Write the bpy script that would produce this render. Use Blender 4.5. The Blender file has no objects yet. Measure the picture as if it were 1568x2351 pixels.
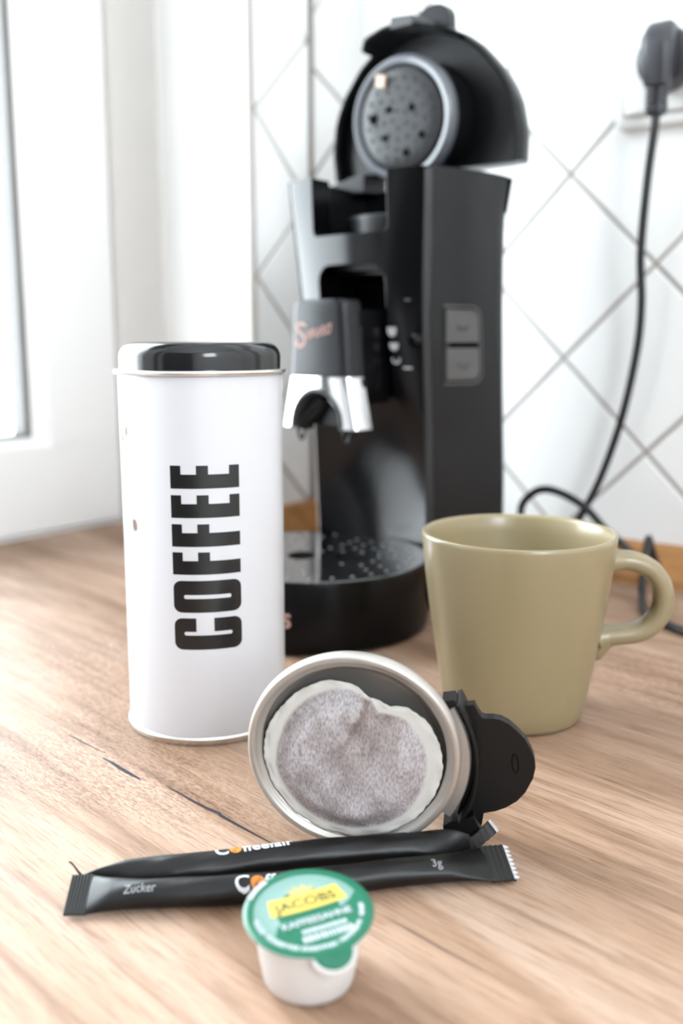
import bpy, bmesh, math, random
from mathutils import Vector, Matrix
import numpy as np

random.seed(4)
S = bpy.context.scene
COL = S.collection
PI = math.pi

# ------------------------------------------------------------------ camera
CAM_H = 0.1885
cd = bpy.data.cameras.new('camera')
cam = bpy.data.objects.new('camera', cd)
COL.objects.link(cam)
cam.location = (0, 0, CAM_H)
cam.rotation_euler = (math.radians(80), 0, 0)
cd.sensor_fit = 'VERTICAL'
cd.sensor_height = 36.0
cd.sensor_width = 24.0
cd.lens = 2250 / 2351 * 36
cd.clip_start = 0.01
cd.dof.use_dof = True
cd.dof.focus_distance = 0.395
cd.dof.aperture_fstop = 5.6
S.camera = cam

# ------------------------------------------------------------------ colour management, world, lights
S.view_settings.view_transform = 'Standard'
S.view_settings.look = 'None'
S.view_settings.gamma = 1.0
S.view_settings.use_curve_mapping = False
S.view_settings.exposure = 1.24
S.cycles.use_denoising = True
S.cycles.max_bounces = 10
S.cycles.diffuse_bounces = 6
S.cycles.glossy_bounces = 5
S.cycles.transparent_max_bounces = 12
S.cycles.sample_clamp_indirect = 6
S.cycles.caustics_reflective = False
S.cycles.caustics_refractive = False

SKY = 8.0
wd = bpy.data.worlds.new('overcast_sky')
S.world = wd
wd.use_nodes = True
bg = wd.node_tree.nodes['Background']
bg.inputs[0].default_value = (0.88, 0.945, 1.0, 1)
bg.inputs[1].default_value = SKY

# kitchen axes: T runs along the tiled back wall (to the right), N points into the back wall
AZ = 0.65788518
T = Vector((math.cos(AZ), -math.sin(AZ), 0))
N = Vector((math.sin(AZ), math.cos(AZ), 0))
Z = Vector((0, 0, 1))
KR = Matrix((T, N, Z)).transposed().to_4x4()          # kitchen rotation
OM = Vector((-0.0213, 0.6435, 0))                     # centre of the machine's drip tray
ON, OT = OM.dot(N), OM.dot(T)
WALL_V = 0.7465 - ON                                  # back wall, in machine coordinates
LEFT_U = -0.6136 - OT
WIN_U = -0.8036 - OT
JAMB_V = 0.1708


def portal(name, loc, rot, sx, sy):
    l = bpy.data.lights.new(name, 'AREA')
    l.shape = 'RECTANGLE'
    l.size, l.size_y = sx, sy
    l.cycles.is_portal = True
    o = bpy.data.objects.new(name, l)
    COL.objects.link(o)
    o.matrix_world = Matrix.Translation(loc) @ rot
    return o


def KP(u, v, z):                                      # machine/kitchen coordinates to world
    return OM + T * u + N * v + Z * z


WIN_V0, WIN_V1 = -2.1, 0.165                         # extent of the window along the left wall
WIN_TOP = 1.50


def facing(d):                                        # rotation whose -Z looks along d
    return d.to_track_quat('-Z', 'Y').to_matrix().to_4x4()


portal('daylight_portal_left', KP(WIN_U - 0.07, (WIN_V0 + 0.07) / 2, 0.77), KR @ Matrix.Rotation(PI/2, 4, 'Z') @ Matrix.Rotation(PI/2, 4, 'X') @ Matrix.Rotation(PI, 4, 'Y'), 2.11, 1.38)
REAR_V = -2.3
RIGHT_U = 1.6
FILL_R = (-1.45, -0.80, 0.45, 1.32)                     # added fill-light opening in the right-hand wall (v0, v1, z0, z1)
portal('fill_portal_right', KP(RIGHT_U + 0.05, (FILL_R[0] + FILL_R[1]) / 2, (FILL_R[2] + FILL_R[3]) / 2), KR @ Matrix.Rotation(-PI/2, 4, 'Z') @ Matrix.Rotation(PI/2, 4, 'X') @ Matrix.Rotation(PI, 4, 'Y'), FILL_R[1] - FILL_R[0], FILL_R[3] - FILL_R[2])


# ------------------------------------------------------------------ materials
def nodes(name):
    m = bpy.data.materials.new(name)
    m.use_nodes = True
    nt = m.node_tree
    return m, nt, nt.nodes['Principled BSDF']


def mat(name, col, rough=0.5, metal=0.0, coat=0.0, spec=0.5, bevel=0.0, bump=None, sss=0.0, trans=0.0, vary=0.0):
    m, nt, b = nodes(name)
    b.inputs['Base Color'].default_value = (*col, 1)
    b.inputs['Roughness'].default_value = rough
    b.inputs['Metallic'].default_value = metal
    b.inputs['Coat Weight'].default_value = coat
    b.inputs['Coat Roughness'].default_value = 0.05
    b.inputs['Specular IOR Level'].default_value = spec
    if sss:
        b.inputs['Subsurface Weight'].default_value = sss
        b.inputs['Subsurface Radius'].default_value = (0.004, 0.003, 0.002)
    if trans:
        b.inputs['Transmission Weight'].default_value = trans
    L = nt.links
    if vary:
        tc = nt.nodes.new('ShaderNodeTexCoord')
        nz = nt.nodes.new('ShaderNodeTexNoise')
        nz.inputs['Scale'].default_value = 40
        nz.inputs['Detail'].default_value = 4
        mx = nt.nodes.new('ShaderNodeMix')
        mx.data_type = 'RGBA'
        mx.inputs[6].default_value = (*[max(0, c * (1 - vary)) for c in col], 1)
        mx.inputs[7].default_value = (*[min(1, c * (1 + vary)) for c in col], 1)
        L.new(tc.outputs['Object'], nz.inputs['Vector'])
        L.new(nz.outputs['Fac'], mx.inputs[0])
        L.new(mx.outputs[2], b.inputs['Base Color'])
    nrm = None
    if bevel:
        bv = nt.nodes.new('ShaderNodeBevel')
        bv.samples = 4
        bv.inputs['Radius'].default_value = bevel
        nrm = bv.outputs[0]
    if bump:
        scale, strength = bump
        tc = nt.nodes.new('ShaderNodeTexCoord')
        nz = nt.nodes.new('ShaderNodeTexNoise')
        nz.inputs['Scale'].default_value = scale
        nz.inputs['Detail'].default_value = 3
        bp = nt.nodes.new('ShaderNodeBump')
        bp.inputs['Strength'].default_value = strength
        bp.inputs['Distance'].default_value = 0.0005
        L.new(tc.outputs['Object'], nz.inputs['Vector'])
        L.new(nz.outputs['Fac'], bp.inputs['Height'])
        if nrm:
            L.new(nrm, bp.inputs['Normal'])
        nrm = bp.outputs[0]
    if nrm:
        L.new(nrm, b.inputs['Normal'])
    return m


def wood_mat(name, light, mid, dark, angle, rough=0.38, scale=1.0, pores=0.65):
    m, nt, b = nodes(name)
    L = nt.links
    tc = nt.nodes.new('ShaderNodeTexCoord')
    mp = nt.nodes.new('ShaderNodeMapping')
    mp.inputs['Rotation'].default_value = (0, 0, angle)
    L.new(tc.outputs['Object'], mp.inputs['Vector'])

    def noise(sx, sy, detail, dist=0.0, off=0.0):
        sc = nt.nodes.new('ShaderNodeMapping')
        sc.inputs['Scale'].default_value = (sx * scale, sy * scale, sy * scale)
        sc.inputs['Location'].default_value = (off, off * 1.7, 0)
        nz = nt.nodes.new('ShaderNodeTexNoise')
        nz.inputs['Scale'].default_value = 1.0
        nz.inputs['Detail'].default_value = detail
        nz.inputs['Roughness'].default_value = 0.6
        nz.inputs['Distortion'].default_value = dist
        L.new(mp.outputs[0], sc.inputs[0])
        L.new(sc.outputs[0], nz.inputs['Vector'])
        return nz.outputs['Fac']

    def ramp(fac, stops):
        r = nt.nodes.new('ShaderNodeValToRGB')
        e = r.color_ramp.elements
        while len(e) < len(stops):
            e.new(0.5)
        for el, (p, c) in zip(e, stops):
            el.position = p
            el.color = (*c, 1)
        L.new(fac, r.inputs[0])
        return r.outputs[0]

    def mix(a, c, fac, mode='MIX'):
        x = nt.nodes.new('ShaderNodeMix')
        x.data_type = 'RGBA'
        x.blend_type = mode
        if isinstance(fac, float):
            x.inputs[0].default_value = fac
        else:
            L.new(fac, x.inputs[0])
        L.new(a, x.inputs[6])
        L.new(c, x.inputs[7])
        return x.outputs[2]

    broad = ramp(noise(3.5, 26, 4, 0.6), [(0.28, dark), (0.50, mid), (0.72, light)])
    streak = ramp(noise(9, 170, 5, 0.3, 3.1), [(0.30, (0.55, 0.47, 0.42)), (0.50, (1, 1, 1)), (0.78, (1.14, 1.12, 1.10))])
    fine = ramp(noise(55, 900, 3, 0.15, 7.7), [(0.36, (0.62, 0.54, 0.50)), (0.47, (1, 1, 1))])
    c = mix(broad, streak, 0.8, 'MULTIPLY')
    c = mix(c, fine, pores, 'MULTIPLY')
    # patches of short dark pores
    patch = ramp(noise(2.6, 8.0, 2, 0.4, 30.5), [(0.53, (0, 0, 0)), (0.64, (1, 1, 1))])
    dots = ramp(noise(260, 900, 2, 0.8, 21.0), [(0.43, (0.42, 0.32, 0.27)), (0.54, (1, 1, 1))])
    c = mix(c, mix(c, dots, 0.62, 'MULTIPLY'), patch)
    L.new(c, b.inputs['Base Color'])
    b.inputs['Roughness'].default_value = rough
    bp = nt.nodes.new('ShaderNodeBump')
    b.inputs['Specular IOR Level'].default_value = 0.22
    bp.inputs['Strength'].default_value = 0.12
    bp.inputs['Distance'].default_value = 0.0004
    L.new(noise(55, 900, 3, 0.15, 7.7), bp.inputs['Height'])
    L.new(bp.outputs[0], b.inputs['Normal'])
    return m


M = {}
M['tile'] = mat('glazed_white_tile', (0.86, 0.86, 0.855), 0.16, bevel=0.0012, bump=(14, 0.12))
M['grout'] = mat('grey_grout', (0.38, 0.345, 0.32), 0.9, bump=(300, 0.3))
M['plaster'] = mat('white_plaster', (0.84, 0.83, 0.81), 0.85, bump=(120, 0.2))
M['room'] = mat('room_paint', (0.80, 0.79, 0.78), 0.9, bump=(90, 0.2))
M['rear'] = mat('dark_kitchen_fronts', (0.05, 0.047, 0.045), 0.8, bump=(90, 0.2))
M['ceil'] = mat('ceiling_paint', (0.86, 0.86, 0.86), 0.9, bump=(90, 0.2))
M['floor'] = mat('room_floor', (0.45, 0.41, 0.38), 0.6, bump=(60, 0.2))
M['pvc'] = mat('window_plastic', (0.85, 0.845, 0.835), 0.32, bevel=0.002, vary=0.01)
M['lining'] = mat('reveal_lining', (0.70, 0.67, 0.64), 0.5, bevel=0.002, vary=0.02)
M['gasket'] = mat('grey_gasket', (0.16, 0.15, 0.145), 0.6, vary=0.1)
M['wood'] = wood_mat('oak_laminate', (0.445, 0.325, 0.252), (0.365, 0.238, 0.166), (0.185, 0.104, 0.060), math.radians(8), rough=0.52)
M['upstand'] = wood_mat('oak_upstand', (0.50, 0.27, 0.12), (0.44, 0.22, 0.085), (0.35, 0.165, 0.06), 0.0, rough=0.4)
M['crack'] = mat('printed_crack', (0.035, 0.033, 0.042), 0.6, spec=0.1, vary=0.15)
M['gloss'] = mat('gloss_black_plastic', (0.0022, 0.0022, 0.0027), 0.19, spec=0.24, bevel=0.0009, vary=0.05)
M['tray'] = mat('deep_black_plastic', (0.0022, 0.0022, 0.0026), 0.25, spec=0.16, bevel=0.0006, vary=0.05)
M['shell'] = mat('satin_black_plastic', (0.004, 0.004, 0.0048), 0.34, spec=0.33, bevel=0.0012, vary=0.05)
M['matte'] = mat('matte_black_plastic', (0.005, 0.005, 0.0055), 0.42, spec=0.3, bevel=0.0006, bump=(900, 0.05))
M['dark'] = mat('dark_recess_plastic', (0.002, 0.002, 0.0024), 0.4, spec=0.25, vary=0.05)
M['spout'] = mat('charcoal_satin_plastic', (0.010, 0.010, 0.012), 0.32, spec=0.27, bevel=0.0015, bump=(700, 0.04))
M['lidgrey'] = mat('dark_grey_plastic', (0.02, 0.02, 0.022), 0.38, bevel=0.001, vary=0.05)
M['chrome'] = mat('chrome', (0.66, 0.66, 0.67), 0.09, 1.0, bevel=0.001, vary=0.01)
M['steel'] = mat('brushed_steel', (0.72, 0.70, 0.67), 0.27, 1.0, bump=(1200, 0.03))
M['aluminium'] = mat('pale_aluminium', (0.50, 0.47, 0.44), 0.42, 0.75, bump=(1500, 0.03))
M['seal'] = mat('grey_rubber_seal', (0.10, 0.105, 0.12), 0.28, bump=(300, 0.03), coat=0.2)
M['plate'] = mat('grey_brew_plate', (0.030, 0.030, 0.032), 0.45, spec=0.25, vary=0.2)
M['hole'] = mat('dark_hole', (0.003, 0.003, 0.003), 0.8, spec=0.02, vary=0.1)
M['tan'] = mat('clip_tan_reflection', (0.45, 0.33, 0.25), 0.4, vary=0.1)  # tan reflection on the clip put into its base colour
M['button'] = mat('grey_button', (0.07, 0.066, 0.066), 0.4, bevel=0.0008, vary=0.05)
M['icon'] = mat('white_print', (0.45, 0.45, 0.46), 0.5, vary=0.05)
M['icon_dim'] = mat('dim_print', (0.12, 0.12, 0.12), 0.5, vary=0.05)
M['rose'] = mat('rose_gold_print', (0.40, 0.235, 0.205), 0.6, 0.0, spec=0.2, vary=0.05)
M['grate'] = mat('dark_polished_grate', (0.50, 0.48, 0.48), 0.10, 1.0, vary=0.05)
M['tin'] = mat('white_lacquered_tin', (0.58, 0.575, 0.60), 0.30, coat=0.2, bump=(1600, 0.02))
M['tinlid'] = mat('gloss_black_lacquer', (0.010, 0.010, 0.011), 0.13, bump=(1200, 0.015))
M['ink'] = mat('black_ink', (0.008, 0.0075, 0.0078), 0.30, vary=0.08)
M['bean'] = mat('pale_bean_print', (0.24, 0.15, 0.125), 0.5, vary=0.3)
M['bean_dark'] = mat('bean_crease_print', (0.10, 0.06, 0.05), 0.5, vary=0.2)
M['mug'] = mat('sage_glaze', (0.265, 0.212, 0.120), 0.30, bump=(500, 0.03), coat=0.12, vary=0.02)
M['black_stick'] = mat('black_foil_paper', (0.004, 0.0036, 0.0036), 0.38, spec=0.32, bump=(260, 0.25))
M['crimp'] = mat('black_crimped_paper', (0.008, 0.0075, 0.007), 0.6, bump=(400, 0.15))
M['torn'] = mat('torn_white_paper', (0.55, 0.55, 0.58), 0.8, bump=(900, 0.2))
M['white_ink'] = mat('white_ink', (0.60, 0.60, 0.63), 0.5, vary=0.03)
M['dim_ink'] = mat('pale_grey_ink', (0.28, 0.28, 0.30), 0.5, vary=0.05)
M['orange'] = mat('orange_ink', (0.60, 0.19, 0.02), 0.5, vary=0.12)
M['brown'] = mat('brown_ink', (0.22, 0.07, 0.02), 0.5, vary=0.1)
M['cup'] = mat('white_creamer_plastic', (0.60, 0.58, 0.57), 0.35, sss=0.15, bump=(300, 0.02))
M['green'] = mat('green_foil', (0.003, 0.115, 0.062), 0.33, 0.0, bump=(350, 0.12), vary=0.15)
M['foil_white'] = mat('white_foil_print', (0.44, 0.47, 0.49), 0.45, vary=0.04)
M['mint'] = mat('mint_foil_print', (0.25, 0.39, 0.36), 0.45, vary=0.08)
M['yellow'] = mat('yellow_foil_print', (0.54, 0.42, 0.075), 0.4, vary=0.12)
M['gold'] = mat('gold_foil_print', (0.44, 0.33, 0.13), 0.4, vary=0.2)
M['olive_ink'] = mat('dark_olive_ink', (0.06, 0.055, 0.02), 0.5, vary=0.1)
M['cord'] = mat('black_cable_rubber', (0.006, 0.006, 0.0075), 0.34, bump=(500, 0.04))
M['plug'] = mat('charcoal_plug_rubber', (0.030, 0.030, 0.036), 0.36, bevel=0.0008, bump=(300, 0.06))
M['socket'] = mat('white_socket_plastic', (0.80, 0.79, 0.775), 0.3, bevel=0.0012, vary=0.01)


def glass_mat():
    m = bpy.data.materials.new('window_glass')
    m.use_nodes = True
    nt = m.node_tree
    nt.nodes.remove(nt.nodes['Principled BSDF'])
    out = nt.nodes['Material Output']
    tr = nt.nodes.new('ShaderNodeBsdfTransparent')
    tr.inputs[0].default_value = (0.97, 0.985, 0.98, 1)
    gl = nt.nodes.new('ShaderNodeBsdfGlossy')
    gl.inputs['Roughness'].default_value = 0.01
    fr = nt.nodes.new('ShaderNodeFresnel')
    fr.inputs[0].default_value = 1.25
    mx = nt.nodes.new('ShaderNodeMixShader')
    nt.links.new(fr.outputs[0], mx.inputs[0])
    nt.links.new(tr.outputs[0], mx.inputs[1])
    nt.links.new(gl.outputs[0], mx.inputs[2])
    nt.links.new(mx.outputs[0], out.inputs['Surface'])
    return m


M['glass'] = glass_mat()


def pad_mat():
    m, nt, b = nodes('coffee_filter_paper')
    L = nt.links
    at = nt.nodes.new('ShaderNodeAttribute')
    at.attribute_name = 'coffee'
    tc = nt.nodes.new('ShaderNodeTexCoord')
    mp = nt.nodes.new('ShaderNodeMapping')
    mp.inputs['Scale'].default_value = (1900, 620, 900)
    nz = nt.nodes.new('ShaderNodeTexNoise')
    nz.inputs['Scale'].default_value = 1.0
    nz.inputs['Detail'].default_value = 3
    L.new(tc.outputs['Object'], mp.inputs[0])
    L.new(mp.outputs[0], nz.inputs['Vector'])
    big = nt.nodes.new('ShaderNodeTexNoise')
    big.inputs['Scale'].default_value = 170
    big.inputs['Detail'].default_value = 3
    L.new(tc.outputs['Object'], big.inputs['Vector'])
    r = nt.nodes.new('ShaderNodeValToRGB')
    e = r.color_ramp.elements
    e[0].position, e[0].color = 0.30, (0.235, 0.195, 0.185, 1)
    e[1].position, e[1].color = 0.60, (0.44, 0.415, 0.43, 1)
    L.new(nz.outputs['Fac'], r.inputs[0])
    r2 = nt.nodes.new('ShaderNodeValToRGB')
    e = r2.color_ramp.elements
    e[0].position, e[0].color = 0.30, (0.74, 0.70, 0.69, 1)
    e[1].position, e[1].color = 0.66, (1.08, 1.08, 1.10, 1)
    L.new(big.outputs['Fac'], r2.inputs[0])
    mul = nt.nodes.new('ShaderNodeMix')
    mul.data_type = 'RGBA'
    mul.blend_type = 'MULTIPLY'
    mul.inputs[0].default_value = 1
    L.new(r.outputs[0], mul.inputs[6])
    L.new(r2.outputs[0], mul.inputs[7])
    mx = nt.nodes.new('ShaderNodeMix')
    mx.data_type = 'RGBA'
    mx.inputs[6].default_value = (0.54, 0.525, 0.495, 1)
    L.new(at.outputs['Fac'], mx.inputs[0])
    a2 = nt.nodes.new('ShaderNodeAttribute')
    a2.attribute_name = 'stain_shade'
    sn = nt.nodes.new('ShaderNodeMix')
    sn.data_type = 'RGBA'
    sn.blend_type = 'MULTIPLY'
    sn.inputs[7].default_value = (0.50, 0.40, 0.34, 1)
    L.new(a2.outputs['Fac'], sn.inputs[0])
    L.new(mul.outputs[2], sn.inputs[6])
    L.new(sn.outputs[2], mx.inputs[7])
    L.new(mx.outputs[2], b.inputs['Base Color'])
    b.inputs['Roughness'].default_value = 0.9
    bp = nt.nodes.new('ShaderNodeBump')
    bp.inputs['Strength'].default_value = 0.22
    bp.inputs['Distance'].default_value = 0.0004
    L.new(nz.outputs['Fac'], bp.inputs['Height'])
    L.new(bp.outputs[0], b.inputs['Normal'])
    return m


M['pad'] = pad_mat()


# ------------------------------------------------------------------ mesh helpers
def mesh_from(name, V, F, smooth=True, sharp=35):
    me = bpy.data.meshes.new(name)
    me.from_pydata([tuple(v) for v in V], [], F)
    bm = bmesh.new()
    bm.from_mesh(me)
    bmesh.ops.remove_doubles(bm, verts=bm.verts, dist=1e-7)
    bmesh.ops.recalc_face_normals(bm, faces=bm.faces)
    bm.to_mesh(me)
    bm.free()
    finish(me, smooth, sharp)
    return me


def finish(me, smooth=True, sharp=35):
    me.polygons.foreach_set('use_smooth', [smooth] * len(me.polygons))
    if smooth:
        me.set_sharp_from_angle(angle=math.radians(sharp))
    me.update()


def link(name, me, m, parent=None, loc=None, rot=None):
    me.name = name
    o = bpy.data.objects.new(name, me)
    COL.objects.link(o)
    if not me.materials:
        me.materials.append(m)
    if parent:
        o.parent = parent
    if rot is not None:
        o.matrix_local = Matrix.Translation(loc or Vector()) @ rot
    elif loc is not None:
        o.location = loc
    return o


class MB:
    def __init__(s):
        s.V, s.F = [], []

    def add(s, V, F):
        k = len(s.V)
        s.V += [Vector(v) for v in V]
        s.F += [tuple(i + k for i in f) for f in F]
        return s

    def box(s, x0, x1, y0, y1, z0, z1):
        V = [(x, y, z) for z in (z0, z1) for y in (y0, y1) for x in (x0, x1)]
        return s.add(V, [(0, 2, 3, 1), (4, 5, 7, 6), (0, 1, 5, 4), (2, 6, 7, 3), (0, 4, 6, 2), (1, 3, 7, 5)])

    def lathe(s, prof, n=64, a0=0.0, a1=2 * PI, ctr=(0, 0), closed_prof=False):
        full = abs(a1 - a0 - 2 * PI) < 1e-6
        m = n if full else n + 1
        V = []
        for i in range(m):
            a = a0 + (a1 - a0) * i / n
            for r, z in prof:
                V.append((ctr[0] + r * math.cos(a), ctr[1] + r * math.sin(a), z))
        k = len(prof)
        F = []
        kk = k if closed_prof else k - 1
        for i in range(n):
            j = (i + 1) % m
            for p in range(kk):
                q = (p + 1) % k
                F.append((i * k + p, j * k + p, j * k + q, i * k + q))
        if full and not closed_prof:
            if prof[0][0] > 1e-9:
                F.append(tuple(i * k for i in range(n)))
            if prof[-1][0] > 1e-9:
                F.append(tuple(i * k + k - 1 for i in range(n))[::-1])
        if not full and closed_prof:
            F.append(tuple(range(k)))
            F.append(tuple(n * k + p for p in range(k))[::-1])
        return s.add(V, F)

    def rings(s, R, closed=True, cap=True):
        n = len(R[0])
        V = [v for r in R for v in r]
        F = []
        for i in range(len(R) - 1):
            for j in range(n if closed else n - 1):
                k = (j + 1) % n
                F.append((i * n + j, i * n + k, (i + 1) * n + k, (i + 1) * n + j))
        if cap:
            F.append(tuple(range(n)))
            F.append(tuple((len(R) - 1) * n + j for j in range(n))[::-1])
        return s.add(V, F)

    def tube(s, pts, rad, n=12, cap=True):
        P = [Vector(p) for p in pts]
        up = Vector((0, 0, 1))
        R = []
        prev = None
        for i, p in enumerate(P):
            t = (P[min(i + 1, len(P) - 1)] - P[max(i - 1, 0)]).normalized()
            if prev is None:
                a = t.cross(up if abs(t.z) < 0.9 else Vector((1, 0, 0))).normalized()
            else:
                a = (prev - t * prev.dot(t)).normalized()
            prev = a
            b = t.cross(a)
            r = rad[i] if isinstance(rad, (list, tuple)) else rad
            R.append([p + a * (r * math.cos(2 * PI * j / n)) + b * (r * math.sin(2 * PI * j / n)) for j in range(n)])
        return s.rings(R, True, cap)

    def prism(s, poly, z0, z1, f=None):
        n = len(poly)
        f = f or (lambda x, y, z: (x, y, z))
        V = [f(x, y, z0) for x, y in poly] + [f(x, y, z1) for x, y in poly]
        F = [tuple(range(n))[::-1], tuple(range(n, 2 * n))]
        for i in range(n):
            j = (i + 1) % n
            F.append((i, j, n + j, n + i))
        return s.add(V, F)

    def mesh(s, name, smooth=True, sharp=35):
        return mesh_from(name, s.V, s.F, smooth, sharp)


def spline(pts, per=12):
    P = [Vector(p) for p in pts]
    out = []
    for i in range(len(P) - 1):
        p0, p1, p2, p3 = P[max(i - 1, 0)], P[i], P[i + 1], P[min(i + 2, len(P) - 1)]
        for k in range(per):
            t = k / per
            out.append(0.5 * ((2 * p1) + (p2 - p0) * t + (2 * p0 - 5 * p1 + 4 * p2 - p3) * t * t + (3 * p1 - p0 - 3 * p2 + p3) * t ** 3))
    out.append(P[-1])
    return out


def interp(x, xs, ys):
    return float(np.interp(x, xs, ys))


def rrect(x0, x1, y0, y1, r, n=6):
    out = []
    for cx, cy, a in ((x1 - r, y0 + r, -PI / 2), (x1 - r, y1 - r, 0), (x0 + r, y1 - r, PI / 2), (x0 + r, y0 + r, PI)):
        for k in range(n + 1):
            t = a + PI / 2 * k / n
            out.append((cx + r * math.cos(t), cy + r * math.sin(t)))
    return out


def text_mesh(body, size, f=None, depth=0.0, shear=0.0, bold=0.0, space=1.0, align='LEFT', fine=0.0):
    c = bpy.data.curves.new('text', 'FONT')
    c.body = body
    c.size = size
    c.shear = shear
    c.offset = bold
    c.space_character = space
    c.align_x = align
    c.extrude = depth
    c.resolution_u = 3
    o = bpy.data.objects.new('text', c)
    COL.objects.link(o)
    dg = bpy.context.evaluated_depsgraph_get()
    me = bpy.data.meshes.new_from_object(o.evaluated_get(dg))
    bpy.data.objects.remove(o)
    bpy.data.curves.remove(c)
    if fine:
        bm = bmesh.new()
        bm.from_mesh(me)
        bmesh.ops.triangulate(bm, faces=bm.faces)
        for _ in range(3):
            es = [e for e in bm.edges if e.calc_length() > fine]
            if not es:
                break
            bmesh.ops.subdivide_edges(bm, edges=es, cuts=1)
            bmesh.ops.triangulate(bm, faces=[q for q in bm.faces if len(q.verts) > 3])
        bm.to_mesh(me)
        bm.free()
    if f:
        for v in me.vertices:
            v.co = f(v.co.x, v.co.y, v.co.z)
    me.materials.clear()
    finish(me, False)
    return me


def empty(name, label, cat, loc, rot=None, group=None):
    o = bpy.data.objects.new(name, None)
    COL.objects.link(o)
    o.empty_display_size = 0.02
    o.matrix_world = Matrix.Translation(loc) @ (rot or Matrix())
    o['label'] = label
    o['category'] = cat
    if group:
        o['group'] = group
    return o


def struct(o):
    o['kind'] = 'structure'
    return o


def kroot(name, loc=None):
    o = bpy.data.objects.new(name, None)
    COL.objects.link(o)
    o.matrix_world = Matrix.Translation(loc or OM) @ KR
    return o


def boolean(me, cutters):
    o = bpy.data.objects.new('tmp', me)
    COL.objects.link(o)
    tmp = [o]
    for cme in cutters:
        co = bpy.data.objects.new('cut', cme)
        COL.objects.link(co)
        tmp.append(co)
        md = o.modifiers.new('b', 'BOOLEAN')
        md.operation = 'DIFFERENCE'
        md.solver = 'EXACT'
        md.object = co
    dg = bpy.context.evaluated_depsgraph_get()
    out = bpy.data.meshes.new_from_object(o.evaluated_get(dg))
    for q in tmp:
        bpy.data.objects.remove(q)
    out.materials.clear()
    return out


KM = Matrix.Translation(OM) @ KR                      # machine/kitchen frame as a matrix


def kmesh(name, mb, m, kind=True, smooth=True, sharp=35):
    o = link(name, mb.mesh(name, smooth, sharp), m)
    o.matrix_world = KM
    if kind:
        struct(o)
    return o


# ================================================================== SETTING
FLOOR_Z, CEIL_Z = -0.90, 1.65
kmesh('floor', MB().box(WIN_U - 0.25, RIGHT_U + 0.1, REAR_V - 0.1, 0.5, FLOOR_Z - 0.05, FLOOR_Z), M['floor'], smooth=False)
kmesh('ceiling', MB().box(WIN_U - 0.25, RIGHT_U + 0.1, REAR_V - 0.1, 0.5, CEIL_Z, CEIL_Z + 0.05), M['ceil'], smooth=False)
wri = MB()                                            # right wall with an opening added for fill light
wri.box(RIGHT_U, RIGHT_U + 0.1, FILL_R[1], 0.5, FLOOR_Z, CEIL_Z)
wri.box(RIGHT_U, RIGHT_U + 0.1, REAR_V - 0.1, FILL_R[0], FLOOR_Z, CEIL_Z)
wri.box(RIGHT_U, RIGHT_U + 0.1, FILL_R[0], FILL_R[1], FLOOR_Z, FILL_R[2])
wri.box(RIGHT_U, RIGHT_U + 0.1, FILL_R[0], FILL_R[1], FILL_R[3], CEIL_Z)
kmesh('wall_right', wri, M['room'], smooth=False)
wr = MB().box(WIN_U - 0.25, RIGHT_U, REAR_V - 0.1, REAR_V, FLOOR_Z, CEIL_Z)
kmesh('wall_rear', wr, M['rear'], smooth=False)

# left wall: pier with the tiled strip, and the wall round the window
wl = MB()
wl.box(WIN_U - 0.20, LEFT_U - 0.006, JAMB_V, WALL_V + 0.2, FLOOR_Z, CEIL_Z)
wl.box(WIN_U - 0.20, LEFT_U - 0.006, WIN_V0, JAMB_V, FLOOR_Z, -0.045)
wl.box(WIN_U - 0.20, WIN_U - 0.001, WIN_V0, JAMB_V, FLOOR_Z, 0.002)
wl.box(WIN_U - 0.20, LEFT_U - 0.006, WIN_V0, JAMB_V, WIN_TOP + 0.02, CEIL_Z)
wl.box(WIN_U - 0.20, LEFT_U - 0.006, REAR_V - 0.1, WIN_V0, FLOOR_Z, CEIL_Z)
wl.box(WIN_U - 0.20, WIN_U + 0.02, -1.32, -0.72, 0.002, WIN_TOP + 0.02)  # unseen pier added across the window to cut light and reflections
wall_left = kmesh('wall_left', wl, M['plaster'], smooth=False)
gl = MB().box(LEFT_U - 0.007, LEFT_U - 0.002, JAMB_V + 0.001, WALL_V + 0.002, 0, 0.9)
grout_left = link('grout', gl.mesh('grout', False), M['grout'], wall_left)

wb = MB().box(LEFT_U - 0.05, RIGHT_U + 0.1, WALL_V + 0.006, WALL_V + 0.15, FLOOR_Z, CEIL_Z)
wall_back = kmesh('wall_back', wb, M['plaster'], smooth=False)
gb = MB().box(LEFT_U - 0.003, 0.62, WALL_V + 0.0015, WALL_V + 0.007, 0, 0.9)
grout_back = link('grout', gb.mesh('grout', False), M['grout'], wall_back)


def clip(poly, axis, lim, keep_less):
    out = []
    n = len(poly)
    for i in range(n):
        a, b = poly[i], poly[(i + 1) % n]
        ia = (a[axis] <= lim) if keep_less else (a[axis] >= lim)
        ib = (b[axis] <= lim) if keep_less else (b[axis] >= lim)
        if ia:
            out.append(a)
        if ia != ib:
            t = (lim - a[axis]) / (b[axis] - a[axis])
            out.append((a[0] + t * (b[0] - a[0]), a[1] + t * (b[1] - a[1])))
    return out


def area(p):
    return abs(sum(p[i][0] * p[(i + 1) % len(p)][1] - p[(i + 1) % len(p)][0] * p[i][1] for i in range(len(p)))) / 2


def shrink_top(poly, d):
    cx = sum(p[0] for p in poly) / len(poly)
    cy = sum(p[1] for p in poly) / len(poly)
    out = []
    for x, y in poly:
        L = math.hypot(x - cx, y - cy)
        k = max(0.2, 1 - d / L)
        out.append((cx + (x - cx) * k, cy + (y - cy) * k))
    return out


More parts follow.
